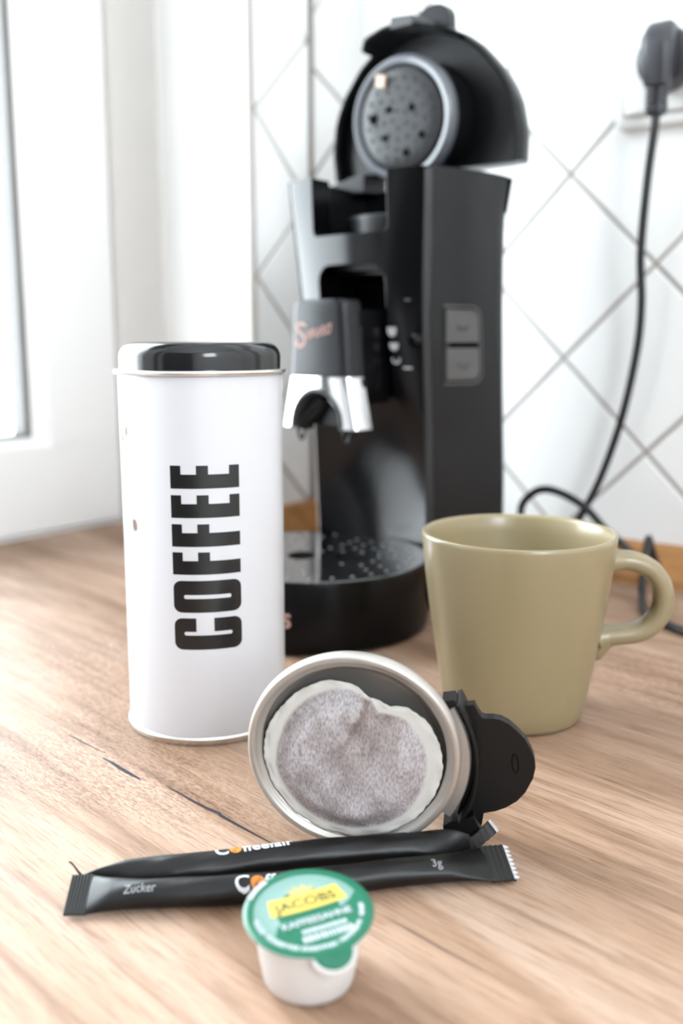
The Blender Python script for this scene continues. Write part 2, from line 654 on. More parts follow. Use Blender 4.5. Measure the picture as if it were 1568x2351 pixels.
def tiles(wall, f, x0, x1, z0, z1, gx, gz, D=0.14308, gap=0.0030):
    n = 0
    h = D / 2 - gap * 0.7071
    imax = int((x1 - x0) / D * 2) + 6
    for i in range(-imax, imax):
        for j in range(-14, 14):
            if (i + j) % 2 == 0:
                continue
            cx, cz = gx + i * D / 2, gz + j * D / 2
            p = [(cx + h, cz), (cx, cz + h), (cx - h, cz), (cx, cz - h)]
            for ax, lim, less in ((0, x0, False), (0, x1, True), (1, z0, False), (1, z1, True)):
                p = clip(p, ax, lim, less) if p else p
            if len(p) < 3 or area(p) < 6e-5:
                continue
            dz = random.uniform(-0.00025, 0.00025)
            tx, tz = random.uniform(-0.0022, 0.0022), random.uniform(-0.0022, 0.0022)
            top = shrink_top(p, 0.0011)
            k = len(p)
            V = [f(x, z, -0.004) for x, z in p] + [f(x, z, -0.0008 + dz) for x, z in p] + [f(x, z, dz + tx * (x - cx) + tz * (z - cz)) for x, z in top]
            F = []
            for r in (0, 1):
                for q in range(k):
                    F.append((r * k + q, r * k + (q + 1) % k, (r + 1) * k + (q + 1) % k, (r + 1) * k + q))
            F.append(tuple(2 * k + q for q in range(k)))
            link('tile', mesh_from('tile', V, F, False), M['tile'], wall)
            n += 1
    return n


tiles(wall_back, lambda x, z, d: (x, WALL_V - d, z), LEFT_U + 0.0035, 0.46, 0.028, 0.66, -0.34912 - OT, 0.31596)
tiles(wall_left, lambda x, z, d: (LEFT_U + d, x, z), JAMB_V + 0.004, WALL_V - 0.0035, 0.028, 0.66, 0.1740, 0.2440)

# wooden upstand along the foot of the tiles
t1 = MB()
t1.prism([(WALL_V, 0), (WALL_V, 0.0315), (WALL_V - 0.004, 0.0315), (WALL_V - 0.0075, 0.0295), (WALL_V - 0.016, 0.010), (WALL_V - 0.018, 0.006), (WALL_V - 0.018, 0.0)],
         LEFT_U, 0.60, lambda a, b, c: (c, a, b))
kmesh('trim_1', t1, M['upstand'])
t2 = MB()
t2.prism([(LEFT_U, 0), (LEFT_U, 0.0315), (LEFT_U + 0.004, 0.0315), (LEFT_U + 0.0075, 0.0295), (LEFT_U + 0.016, 0.010), (LEFT_U + 0.018, 0.006), (LEFT_U + 0.018, 0)],
         JAMB_V, WALL_V - 0.002, lambda a, b, c: (a, c, b))
kmesh('trim_2', t2, M['upstand'])

# reveal lining between plaster jamb and window frame
kmesh('trim_3', MB().box(WIN_U - 0.01, -0.321, JAMB_V - 0.003, JAMB_V + 0.002, 0, WIN_TOP), M['lining'])

# window: outer frame, sash of four rails, glazing bead, gasket, pane
win = struct(kroot('window_1'))
fr = MB()
fr.box(WIN_U - 0.06, WIN_U - 0.012, 0.135, JAMB_V, 0.0, WIN_TOP)
fr.box(WIN_U - 0.06, WIN_U - 0.012, WIN_V0, 0.135, 0.0, 0.030)
fr.box(WIN_U - 0.06, WIN_U - 0.012, WIN_V0, 0.135, WIN_TOP - 0.03, WIN_TOP)
fr.box(WIN_U - 0.06, WIN_U - 0.012, WIN_V0, WIN_V0 + 0.04, 0.0, WIN_TOP)
link('frame', fr.mesh('frame', False), M['pvc'], win)
SV0, SV1, SZ0, SZ1 = WIN_V0 + 0.03, 0.1655, 0.004, WIN_TOP - 0.02
GV0, GV1, GZ0, GZ1 = WIN_V0 + 0.13, 0.068, 0.0953, WIN_TOP - 0.12
bead = 0.0185
for a in ((SV0, SV1, SZ0, GZ0 - 0.009), (SV0, SV1, GZ1 + 0.009, SZ1)):
    link('sash_rail', MB().box(WIN_U - 0.055, WIN_U, *a).mesh('sash_rail', False), M['pvc'], win)
for a in ((GV1 + bead, SV1, GZ0 - 0.009, GZ1 + 0.009), (SV0, GV0 - bead, GZ0 - 0.009, GZ1 + 0.009)):
    link('sash_stile', MB().box(WIN_U - 0.055, WIN_U, *a).mesh('sash_stile', False), M['pvc'], win)
link('mullion', MB().box(WIN_U - 0.055, WIN_U, -1.06, -0.98, GZ0 - 0.009, GZ1 + 0.009).mesh('mullion', False), M['pvc'], win)
bd = MB()                                             # sloped bead round the glass
for (v0, v1, z0, z1) in ((GV0, GV1, GZ0, GZ1),):
    o = [(v0 - bead, z0 - 0.009), (v1 + bead, z0 - 0.009), (v1 + bead, z1 + 0.009), (v0 - bead, z1 + 0.009)]
    q = [(v0, z0), (v1, z0), (v1, z1), (v0, z1)]
    V = [(WIN_U - 0.001, a, b) for a, b in o] + [(WIN_U - 0.010, a, b) for a, b in q] + [(WIN_U - 0.04, a, b) for a, b in q] + [(WIN_U - 0.04, a, b) for a, b in o]
    F = []
    for r in range(3):
        for k in range(4):
            F.append((r * 4 + k, r * 4 + (k + 1) % 4, (r + 1) * 4 + (k + 1) % 4, (r + 1) * 4 + k))
    bd.add(V, F)
link('glazing_bead', bd.mesh('glazing_bead', False), M['pvc'], win)
gk = MB()
gw = 0.007
gk.box(WIN_U - 0.030, WIN_U - 0.0105, GV1 - gw, GV1 - 0.0002, GZ0, GZ1)
gk.box(WIN_U - 0.030, WIN_U - 0.0105, GV0, GV0 + gw, GZ0, GZ1)
gk.box(WIN_U - 0.030, WIN_U - 0.0105, GV0, GV1, GZ0 + 0.0002, GZ0 + 0.003)
gk.box(WIN_U - 0.030, WIN_U - 0.0105, GV0, GV1, GZ1 - 0.003, GZ1)
link('gasket', gk.mesh('gasket', False), M['gasket'], win)
link('pane', MB().box(WIN_U - 0.026, WIN_U - 0.022, GV0, GV1, GZ0, GZ1).mesh('pane', False), M['glass'], win)

# ================================================================== WORKTOP
wt = MB()
poly = [(LEFT_U, WALL_V), (0.75, WALL_V), (0.75, -0.42), (WIN_U, -0.42), (WIN_U, JAMB_V - 0.003), (LEFT_U, JAMB_V - 0.003)]
wt.prism(poly, -0.038, 0.0)
o = link('worktop', wt.mesh('worktop', False), M['wood'])
o.matrix_world = KM
o['label'] = 'wood-look laminate kitchen worktop in pale oak with thin dark printed cracks'
o['category'] = 'worktop'
worktop = o
INV = KM.inverted()


def crack(pts, w):
    P = [INV @ Vector((x, y, 0.00012)) for x, y in pts]
    n = len(P)
    top, bot = [], []
    for i, p in enumerate(P):
        t = (P[min(i + 1, n - 1)] - P[max(i - 1, 0)]).normalized()
        s = Vector((-t.y, t.x, 0))
        ww = w * (0.15 + 0.85 * math.sin(PI * min(1, max(0, (i + 0.15) / (n - 0.7))))) / 2
        top.append(p + s * ww)
        bot.append(p - s * ww)
    V = top + bot
    F = [(i, i + 1, n + i + 1, n + i) for i in range(n - 1)]
    link('crack', mesh_from('crack', V, F, False), M['crack'], worktop)


crack([(-.1339, .4493), (-.1275, .4440), (-.1200, .4365), (-.1089, .4265)], 0.0009)
crack([(-.1093, .4217), (-.1040, .4168), (-.0990, .4110), (-.0940, .4058), (-.0900, .4018), (-.0873, .3992)], 0.0021)
crack([(-.0754, .3929), (-.0690, .3870), (-.0620, .3795), (-.0550, .3728), (-.0495, .3685), (-.0484, .3664), (-.0410, .3588), (-.0330, .3508), (-.0236, .3417)], 0.0016)
crack([(.0139, .2977), (.0220, .2890), (.0320, .2785), (.0430, .2681)], 0.0005)

# ================================================================== COFFEE MACHINE
mach = empty('coffee_machine', 'tall black pad coffee machine with open lid and chrome spout against the tiled wall', 'coffee machine', OM, KR)
ZS = [0.0, 0.046, 0.085, 0.124, 0.16, 0.20, 0.24, 0.27, 0.297]


def h_(z): return interp(z, [0.046, 0.124, 0.2, 0.293], [0.0475, 0.0480, 0.0505, 0.0562])
def ve_(z): return interp(z, [0.046, 0.124, 0.19, 0.293], [0.0695, 0.0650, 0.0570, 0.0475])
def vc_(z): return interp(z, [0.046, 0.075, 0.11, 0.15, 0.20, 0.25, 0.297], [0.0790, 0.0760, 0.0670, 0.0540, 0.0445, 0.0400, 0.0385])
def up_(z): return interp(z, [0.0, 0.09, 0.15, 0.21, 0.268, 0.297], [0.0800, 0.0790, 0.0763, 0.0740, 0.0735, 0.0775])


def sm(f, z, d=0.012):                                # smoothed profile
    return (f(z - d) + 2 * f(z) + f(z + d)) / 4


def front(u, z):                                      # v of the front panel surface
    s = u / sm(h_, z)
    return sm(vc_, z) + (sm(ve_, z) - sm(vc_, z)) * min(1.3, s * s)


zs = list(np.linspace(0.0, 0.2965, 34))
CH = 0.0028
R1 = []
for z in zs:
    z2 = max(z, 0.02)
    h = sm(h_, z2)
    us = np.linspace(-1, 1, 25) * h
    ring = [(u, front(u, z2), z) for u in us]
    ring.append((h + CH, ve_(z2) + CH, z))
    ring.append((h + CH, ve_(z2) + 0.014, z))
    ring += [(u, front(u, z2) * 0.35 + 0.65 * ve_(z2) + 0.0155, z) for u in us[::-1]]
    ring.append((-h - CH, ve_(z2) + 0.014, z))
    ring.append((-h - CH, ve_(z2) + CH, z))
    R1.append(ring)
panel = MB().rings(R1).mesh('front_panel')


def cutter(poly, v0, v1):
    return MB().prism(poly, v0, v1, lambda a, b, c: (a, c, b)).mesh('cut', False)


notch = rrect(-0.0310, 0.0310, 0.2575, 0.36, 0.0045)
recess = [(-0.0280, 0.150), (0.0280, 0.150)] + [(0.0280 - 0.012 + 0.012 * math.cos(a), 0.2265 + 0.0115 * math.sin(a)) for a in np.linspace(0, PI/2, 8)] + [(-0.0280 + 0.012 + 0.012 * math.cos(a), 0.2265 + 0.0115 * math.sin(a)) for a in np.linspace(PI/2, PI, 8)]
panel = boolean(panel, [cutter(notch, -0.1, 0.2), cutter(recess, -0.1, 0.2)])
finish(panel, True, 30)
link('front_panel', panel, M['gloss'], mach)

# side shell
R2 = []


def side(z, k=10):
    h = sm(h_, max(z, .02)) + CH
    p0 = Vector((h, ve_(max(z, .02)) + 0.0045))
    p2 = Vector((sm(up_, z, 0.006), 0.120))
    p1 = Vector((p0.x + 0.019, p0.y + 0.027))
    return [p0 * (1 - t) ** 2 + p1 * 2 * t * (1 - t) + p2 * t * t for t in np.linspace(0, 1, k)]


for z in zs:
    r = side(z)
    U = r[-1].x
    back = [Vector((U - 0.0035, 0.1285)), Vector((U - 0.0105, 0.139)), Vector((U - 0.020, 0.152)), Vector((U - 0.031, 0.165)), Vector((U - 0.044, 0.175)), Vector((U - 0.056, 0.180))]
    half = r + back
    ring = [(p.x, p.y, z) for p in half] + [(-p.x, p.y, z) for p in half[::-1]]
    v0 = half[0].y
    ring += [(-half[0].x * s, v0 + 0.013 + 0.0, z) for s in (0.9, 0.5, 0.0, -0.5, -0.9)]
    R2.append(ring)
shell = MB().rings(R2).mesh('shell')
notch2 = rrect(-0.0440, 0.0440, 0.235, 0.36, 0.006)
recess2 = rrect(-0.0360, 0.0360, 0.142, 0.2330, 0.006)
shell = boolean(shell, [cutter(notch2, -0.1, 0.135), cutter(recess2, -0.1, 0.118),
                        MB().box(-0.2, 0.2, 0.146, 0.147, 0.2755, 0.40).mesh('c', False)])
finish(shell, True, 30)
link('shell', shell, M['shell'], mach)
# lid of the water tank closing the back of the shell
tk = MB()
RR = []
for z, e in ((0.2725, 0.0), (0.2745, 0.0022), (0.2962, 0.0030)):
    U = sm(up_, z, 0.006) + e - 0.001
    half = [Vector((U - 0.0005, 0.1225)), Vector((U - 0.0045, 0.1305)), Vector((U - 0.0110, 0.140)), Vector((U - 0.020, 0.152)), Vector((U - 0.031, 0.165)), Vector((U - 0.044, 0.176)), Vector((U - 0.056, 0.1815))]
    RR.append([(p.x, p.y, z) for p in half] + [(-p.x, p.y, z) for p in half[::-1]])
tk.rings(RR)
link('tank_lid', tk.mesh('tank_lid'), M['shell'], mach)
link('recess_wall', MB().box(-0.034, 0.034, 0.100, 0.116, 0.143, 0.232).mesh('recess_wall', False), M['dark'], mach)
link('chamber_floor', MB().box(-0.043, 0.043, 0.058, 0.134, 0.2352, 0.243).mesh('chamber_floor', False), M['dark'], mach)

# strips added to imitate the highlights on both front panel edges
for s in (-1, 1):
    e = MB()
    RR = []
    for z in np.linspace(0.0475, 0.150 if s < 0 else 0.295, 30):
        h, v = sm(h_, z), ve_(z)
        RR.append([(s * (h + 0.0004), v + 0.0002, z), (s * (h + CH + 0.0006), v + CH - 0.0002, z), (s * (h + CH + 0.0006), v + CH + 0.0022, z), (s * h, v + 0.004, z)])
    e.rings(RR)
    link('edge_glint', e.mesh('edge_glint', False), M['chrome'] if s < 0 else M['lidgrey'], mach)['label'] = 'bright strip imitating the edge highlight' if s < 0 else 'dark grey strip imitating the dimmer edge highlight'

# brew chamber: glossy ring seen through the notch
bc = MB().lathe([(0.029, 0.241), (0.0345, 0.241), (0.0345, 0.2680), (0.0355, 0.2695), (0.0355, 0.2710), (0.0330, 0.2722), (0.0315, 0.2710), (0.029, 0.250)], 64, ctr=(0.004, 0.094), closed_prof=True)
link('brew_chamber', bc.mesh('brew_chamber'), M['lidgrey'], mach)
hb = MB()
hb.rings([[(u, v, 0.2968 + k * (u + 0.074) / 0.036 * 0.0085 + (v - 0.100) * 0.12 * k) for v in (0.100, 0.128)] + [(u, v, 0.2935) for v in (0.128, 0.100)] for u, k in ((-0.072, 1), (-0.052, 1), (-0.0385, 1), (-0.030, 0.9))])
link('hinge_block', hb.mesh('hinge_block', False), M['spout'], mach)

# drip tray with grate
dt = MB().lathe([(0.0, 0.001), (0.0770, 0.001), (0.0795, 0.003), (0.0805, 0.008), (0.0805, 0.0440), (0.0801, 0.0456), (0.0794, 0.0462), (0.0784, 0.0462), (0.0781, 0.0456), (0.0781, 0.0435), (0.0, 0.0430)], 96)
tray = link('drip_tray', dt.mesh('drip_tray'), M['tray'], mach)
G = [(0.0, 0.0454), (0.0778, 0.0454), (0.0780, 0.0458), (0.0778, 0.0462), (0.0, 0.0463)]
grate = MB().lathe(G, 128).mesh('drip_grate')
HOLES = [(-0.0020, -0.0064), (0.0264, 0.0092), (-0.0244, -0.0220)]
HOLES = [(-0.0020, -0.0064), (0.0264, 0.0092)]
# the holes are ovals
cuts = []
for c in HOLES:
    P = [(c[0] + 0.0092 * 0.791 * math.cos(a) - 0.0128 * 0.6115 * math.sin(a), c[1] + 0.0092 * 0.6115 * math.cos(a) + 0.0128 * 0.791 * math.sin(a)) for a in np.linspace(0, 2 * PI, 40, endpoint=False)]
    cuts.append(MB().prism(P, 0.02, 0.06).mesh('c', False))
trim_cut = MB()
trim_cut.prism([(-0.2, 0.0686), (-0.0476, 0.0686), (0.0, 0.0800), (0.0476, 0.0686), (0.2, 0.0686), (0.2, 0.2), (-0.2, 0.2)], 0.0, 0.1)
grate = boolean(grate, cuts)
finish(grate, True, 30)
gr = link('drip_grate', grate, M['grate'], mach)
bp = MB()
rr = random.Random(3)
n_b = 0
for ring_r, cnt in ((0.012, 6), (0.024, 11), (0.036, 17), (0.047, 22), (0.058, 27), (0.069, 33)):
    for k in range(cnt):
        a = 2 * PI * (k + 0.35 * ring_r * 100) / cnt
        c = (ring_r * math.cos(a), ring_r * math.sin(a))
        if any(math.hypot(c[0] - q[0], c[1] - q[1]) < 0.0135 for q in HOLES) or c[1] > 0.066 or rr.random() < 0.40:
            continue
        bp.lathe([(0.0013, 0.0462), (0.0010, 0.0466), (0.0005, 0.0468), (0.0, 0.0468)], 10, ctr=c)
bo = link('grate_bumps', bp.mesh('grate_bumps'), M['seal'], gr)
bo['kind'] = 'stuff'
link('hole_floor', MB().box(-0.022, 0.046, -0.026, 0.030, 0.0395, 0.0451).mesh('hole_floor', False), M['hole'], gr)
nub = MB().lathe([(0.0, 0.041), (0.0035, 0.041), (0.003, 0.0435), (0.0, 0.044)], 14, ctr=(0.0770, -0.006))
link('tray_catch', nub.mesh('tray_catch'), M['gloss'], mach)


def on_tray(x, y, z):                                 # wrap flat print round the tray's wall
    a = math.radians(-58.6) + x / 0.0806
    r = 0.0806 + z
    return Vector((r * math.cos(a), r * math.sin(a), 0.0190 + y))


# one rose letter shows beside the tin
link('tray_letter', text_mesh('S', 0.0120, on_tray, 0.00008, bold=0.0003, align='RIGHT'), M['rose'], mach)

# spout: carriage, charcoal hood, chrome skirt, nozzle
link('spout_carriage', MB().prism(rrect(-0.0245, 0.0245, 0.1455, 0.2085, 0.004), 0.022, 0.075, lambda a, b, c: (a, c, b)).mesh('spout_carriage'), M['gloss'], mach)
ov = [(0.0246, 0.040 + 0.0045 * math.cos(a), 0.166 + 0.012 * math.sin(a)) for a in np.linspace(0, 2 * PI, 25)]
link('carriage_ring', MB().tube(ov, 0.0004, 6, False).mesh('carriage_ring'), M['gloss'], mach)


def spout_ring(z, hw, vb=0.0245, vf=0.0070, rc=0.0085):
    """plan outline of the spout at height z: bowed front, rounded corners, flat back"""
    pts = []
    for k in range(9):                                # right side back to front corner, then bowed front to the left
        a = -PI / 2 * k / 8
        pts.append((hw - rc + rc * math.cos(a), 0.0165 + rc * math.sin(a)))
    n = 14
    for k in range(1, n):
        s = 1 - 2 * k / n
        u = s * (hw - rc)
        pts.append((u, 0.0080 + (vf - 0.0080) * (1 - s * s)))
    for k in range(9):
        a = -PI / 2 - PI / 2 * k / 8
        pts.append((-hw + rc + rc * math.cos(a), 0.0165 + rc * math.sin(a)))
    pts = [(hw, vb)] + pts + [(-hw, vb)]
    return [(x, y, z) for x, y in pts]


def hw_(z): return interp(z, [0.129, 0.1642, 0.213], [0.0338, 0.0266, 0.0234])


RR = [spout_ring(z, hw_(z)) for z in np.linspace(0.1646, 0.2105, 10)]
RR.append(spout_ring(0.2128, hw_(0.213) - 0.0006, vf=0.0074))
RR.append(spout_ring(0.2140, hw_(0.213) - 0.0022, vf=0.0082))
hood = link('spout_hood', MB().rings(RR).mesh('spout_hood', True, 50), M['spout'], mach)
RR = [spout_ring(z, hw_(z)) for z in np.linspace(0.1302, 0.1642, 10)]
RR2 = [[(x * 0.93, y + 0.0022 if y < 0.022 else y, z) for x, y, z in r] for r in RR]
n = len(RR[0])
skirt = MB()
loop = []
for a, b in zip(RR, RR2):
    loop.append(a + b[::-1])
skirt.rings(loop)
arch = [(-0.0215, 0.10)] + [(-0.0215, 0.1305)] + [(-0.0215 * math.cos(a), 0.1305 + 0.0262 * math.sin(a) ** 0.9) for a in np.linspace(0.05, PI - 0.05, 24)] + [(0.0215, 0.1305), (0.0215, 0.10)]
skm = boolean(skirt.mesh('skirt', True, 50), [cutter(arch, -0.05, 0.0215)])
finish(skm, True, 45)
link('spout_skirt', skm, M['chrome'], mach)['label'] = 'polished chrome skirt with an arched opening'
ac = MB()
RR = []
for v, k, th in ((0.0064, 1.0, 0.0016), (0.0095, 0.93, 0.0016), (0.0210, 0.86, 0.0016)):
    outer = [(-0.0215 * k * math.cos(a), v, 0.1300 + 0.0262 * k * math.sin(a) ** 0.9) for a in np.linspace(0.0, PI, 24)]
    inner = [(-(0.0215 * k - th) * math.cos(a), v, 0.1300 + (0.0262 * k - th) * math.sin(a) ** 0.9) for a in np.linspace(PI, 0.0, 24)]
    RR.append(outer + inner)
ac.rings(RR)
link('arch_liner', ac.mesh('arch_liner', True, 40), M['lidgrey'], mach)
link('spout_inside', MB().box(-0.0280, 0.0280, 0.0215, 0.0240, 0.1315, 0.1630).mesh('spout_inside', False), M['dark'], mach)
nz = MB()
nz.tube(spline([(-0.004, 0.021, 0.150), (-0.010, 0.019, 0.143), (-0.0165, 0.017, 0.136), (-0.0178, 0.017, 0.129)], 5), 0.0062, 14)
nz.tube(spline([(0.004, 0.021, 0.150), (0.012, 0.019, 0.144), (0.0205, 0.017, 0.137), (0.0218, 0.017, 0.129)], 5), 0.0055, 14)
link('nozzle', nz.mesh('nozzle'), M['gloss'], mach)
for cx, cv in ((-0.0176, 0.0135), (0.0212, 0.0135)):
    pts = [(cx + 0.0031 * math.cos(a) * (1 - 0.25 * (math.sin(a) < 0)), cv, 0.1268 + 0.0050 * math.sin(a)) for a in np.linspace(0, 2 * PI, 19)]
    link('drip_tip', MB().tube(pts, 0.0011, 8, False).mesh('drip_tip'), M['dark'], mach)
# script logo in rose on the hood
def bow(u):
    hw = 0.0245 - 0.0085
    s = max(-1, min(1, u / hw))
    return 0.0080 + (0.0070 - 0.0080) * (1 - s * s)


script_pts = {
    'S': [(.30, .93), (.22, 1.0), (.10, .98), (.06, .86), (.13, .74), (.24, .62), (.27, .46), (.20, .34), (.08, .33), (.04, .42), (.10, .49)],
}
sm_b = MB()
GL = {'e': [(0, .40), (.45, .45), (.75, .72), (.48, 1.0), (.14, .70), (.16, .22), (.50, 0), (1.0, .22)],
      'n': [(0, .15), (.12, .95), (.16, .50), (.14, 0), (.24, .60), (.52, 1.0), (.74, .78), (.72, .12), (1.0, .18)],
      's': [(0, .10), (.45, .70), (.72, 1.0), (.48, .78), (.62, .46), (.78, .18), (.44, 0), (.12, .14)],
      'o': [(.50, 1.0), (.16, .75), (.10, .30), (.42, 0), (.78, .25), (.82, .70), (.50, 1.0), (.70, .86), (1.05, 1.0)]}
for i, ch in enumerate('enseo'):
    x0 = 0.315 + 0.122 * i
    script_pts[ch + str(i)] = [(x0 + 0.118 * gx, 0.535 + 0.30 * (x0 + 0.118 * gx - 0.3) + (0.235 + 0.012 * i) * gy) for gx, gy in GL[ch]]
for key, P in script_pts.items():
    q = spline([(x, y, 0) for x, y in P], 6)
    path = []
    for p in q:
        u = -0.0180 + 0.0335 * p.x
        z = 0.1770 + 0.0215 * p.y
        path.append((u, bow(u) - 0.0004, z))
    w = 0.00100 if key == 'S' else 0.00042
    sm_b.tube(path, w, 6)
for i, v in enumerate(sm_b.V):
    v.y = bow(v.x) - 0.00025 + (v.y - (bow(v.x) - 0.0004)) * 0.2
link('script_logo', sm_b.mesh('script_logo'), M['rose'], hood)['label'] = 'rose gold handwritten logo'

# icons and knob on the right of the front panel
def icon(name, polys, m, d=0.0004):
    b = MB()
    for P in polys:
        b.prism(P, 0, d, lambda a, c, e: (a, front(a, c) - e, c))
    return link(name, b.mesh(name, False), m, mach)


def cup_poly(cx, cz, r, fill):
    P = [(cx - r, cz + r * fill), (cx + r, cz + r * fill)]
    P += [(cx + r * math.cos(a), cz + r * 1.25 * math.sin(a)) for a in np.linspace(0, -PI, 10)]
    return P


icon('cup_icon', [cup_poly(0.0308, 0.1938, 0.0029, 0.9)], M['icon'])
icon('cup_icon', [cup_poly(0.0315, 0.1845, 0.0029, 0.55)], M['icon'])
cr = [(0.0322 + 0.0029 * math.cos(a), 0.1755 + 0.0036 * math.sin(a)) for a in np.linspace(0.15, -PI - 0.15, 14)]
cr2 = [(0.0322 + 0.0020 * math.cos(a), 0.1757 + 0.0024 * math.sin(a)) for a in np.linspace(-PI - 0.15, 0.15, 14)]
icon('cup_icon', [cr + cr2], M['icon'])
icon('dash_icon', [[(0.0368, 0.1688), (0.0425, 0.1688), (0.0425, 0.1702), (0.0368, 0.1702)]], M['icon'])
icon('dash_icon', [[(0.0405, 0.2135), (0.0440, 0.2135), (0.0440, 0.2145), (0.0405, 0.2145)]], M['icon_dim'])
kb = MB().lathe([(0.0, -0.0035), (0.0030, -0.0032), (0.0046, -0.0020), (0.0050, 0.0), (0.0050, 0.003)], 24)
ko = link('selector_knob', kb.mesh('selector_knob'), M['gloss'], mach)
ko.matrix_local = Matrix.Translation((0.0455, front(0.0455, 0.1878), 0.1878)) @ Matrix.Rotation(-PI / 2, 4, 'X') @ Matrix.Rotation(0.5, 4, 'Y')

# two grey push buttons in a frame on the right flank
def flank(s, z, off):                                 # s along the flank curve from the front edge, off outward
    r = side(z, 33)
    L = [0]
    for i in range(1, len(r)):
        L.append(L[-1] + (r[i] - r[i - 1]).length)
    x = float(np.interp(s, L, [p.x for p in r]))
    y = float(np.interp(s, L, [p.y for p in r]))
    x2 = float(np.interp(s + 0.001, L, [p.x for p in r]))
    y2 = float(np.interp(s + 0.001, L, [p.y for p in r]))
    t = Vector((x2 - x, y2 - y)).normalized()
    return Vector((x + t.y * off, y - t.x * off, z))


S0, S1 = 0.0110, 0.0375
def halfround(z0, z1, r_top, r_bot, a0=S0, a1=S1):
    P = [(a0, z0)]
    if r_bot:
        P += [(a1 - r_bot + r_bot * math.cos(a), z0 + r_bot + r_bot * math.sin(a)) for a in np.linspace(-PI / 2, 0, 7)]
    else:
        P += [(a1, z0)]
    if r_top:
        P += [(a1 - r_top + r_top * math.cos(a), z1 - r_top + r_top * math.sin(a)) for a in np.linspace(0, PI / 2, 7)]
    else:
        P += [(a1, z1)]
    return P + [(a0, z1)]


def flank_part(name, P, d0, d1, m, parent=None):
    return link(name, MB().prism(P, d0, d1, lambda a, b, c: flank(a, b, c)).mesh(name, False), m, parent or mach)


bf = flank_part('button_frame', halfround(0.1580, 0.2110, 0.009, 0.009, S0 - 0.001, S1 + 0.0035), -0.001, 0.0010, M['button'])
flank_part('button_gap', halfround(0.1597, 0.2093, 0.008, 0.008, S0 - 0.0005, S1 + 0.0020), 0.0, 0.0014, M['hole'], bf)
b1 = flank_part('push_button', halfround(0.1862, 0.2080, 0.007, 0.0, S0, S1), 0.0005, 0.0024, M['button'])
b2 = flank_part('push_button', halfround(0.1610, 0.1828, 0.0, 0.007, S0, S1), 0.0005, 0.0024, M['button'])
flank_part('button_divider', [(S0, 0.1836), (S1 + 0.002, 0.1836), (S1 + 0.002, 0.1854), (S0, 0.1854)], 0.0008, 0.0016, M['lidgrey'], bf)
for zc, bt in ((0.1975, b1), (0.1722, b2)):
    P = [(0.024 + 0.0042 * math.cos(a), zc + 0.0032 * math.sin(a)) for a in np.linspace(0, -PI, 10)]
    Q = [(0.024 + 0.0032 * math.cos(a), zc + 0.0022 * math.sin(a)) for a in np.linspace(-PI, 0, 10)]
    flank_part('cup_mark', P + Q, 0.0023, 0.0026, M['lidgrey'], bt)

# open lid
LH = [0, 0.02, 0.04, 0.05, 0.06, 0.07, 0.078, 0.086, 0.092, 0.096, 0.0978]
LW = [0.0787, 0.0800, 0.0765, 0.0725, 0.0665, 0.0580, 0.0505, 0.0395, 0.0275, 0.0140, 0.0]
lean = math.atan(0.085)
lid_m = Matrix.Translation((0, 0.1335, 0.3085)) @ Matrix.Rotation(lean, 4, 'X')
lid = bpy.data.objects.new('lid', None)


def arch_pts(k, n=40):
    right = []
    for t in np.linspace(0, 1, n):
        hgt = 0.0978 * (1 - (1 - t) ** 1.8)
        right.append((interp(hgt, LH, LW) * k, hgt * k))
    right = [(right[0][0], right[0][1])] + right[1:]
    return right + [(-x, y) for x, y in right[-2::-1]]


lb = MB()
RR = []
for k, v in ((0.945, 0.0060), (0.955, -0.0030), (0.985, -0.0050), (1.0, -0.0030), (1.0, 0.004), (0.97, 0.016), (0.88, 0.026), (0.70, 0.032), (0.35, 0.035)):
    RR.append([(x, v, z) for x, z in arch_pts(k)])
lb.rings(RR)
lid = link('lid', lb.mesh('lid', True, 50), M['shell'], mach)
lid.matrix_local = lid_m
lp = MB()                                             # deep lip round the front of the lid
outer = [(x, z) for x, z in arch_pts(1.0, 60) if abs(x) < 0.0400 and z > 0.07]
RR = []
for x, z in outer:
    L = math.hypot(x, z - 0.02)
    d = Vector((x / L, (z - 0.02) / L))
    fwd = -0.0265 + 0.010 * max(0, (abs(x) - 0.030) / 0.010)
    q = [(0.0, -0.002), (0.0005, fwd), (-0.0008, fwd + 0.0002), (-0.0024, fwd + 0.003), (-0.0040, -0.002)]
    RR.append([(x + d.x * a, b, z + d.y * a) for a, b in q])
lp.rings(RR)
link('lid_lip', lp.mesh('lid_lip', True, 40), M['matte'], lid)
tb = MB()
tp = [(-0.0150, 0.086), (0.0190, 0.086), (0.0185, 0.1055), (0.0165, 0.1095), (0.0120, 0.1125), (0.0060, 0.1135), (-0.0010, 0.1125), (-0.0080, 0.1085), (-0.0150, 0.1020)]
tb.prism(tp, 0.010, 0.019, lambda a, b, c: (a, c, b))
link('latch_tab', tb.mesh('latch_tab', False), M['spout'], lid)
lt = MB().prism([(-0.007, 0.0940), (0.012, 0.0940), (0.0115, 0.1000), (-0.0060, 0.1012)], -0.0270, 0.012, lambda a, b, c: (a, c, b))
link('latch', lt.mesh('latch', False), M['lidgrey'], lid)
# brew head: boss, rubber ring, perforated plate
BZ = 0.0345
def head(name, prof, m, n=72):
    b = MB().lathe(prof, n)
    b.V = [Vector((v.x, -v.z, BZ + v.y)) for v in b.V]
    return link(name, b.mesh(name, True, 40), m, lid)


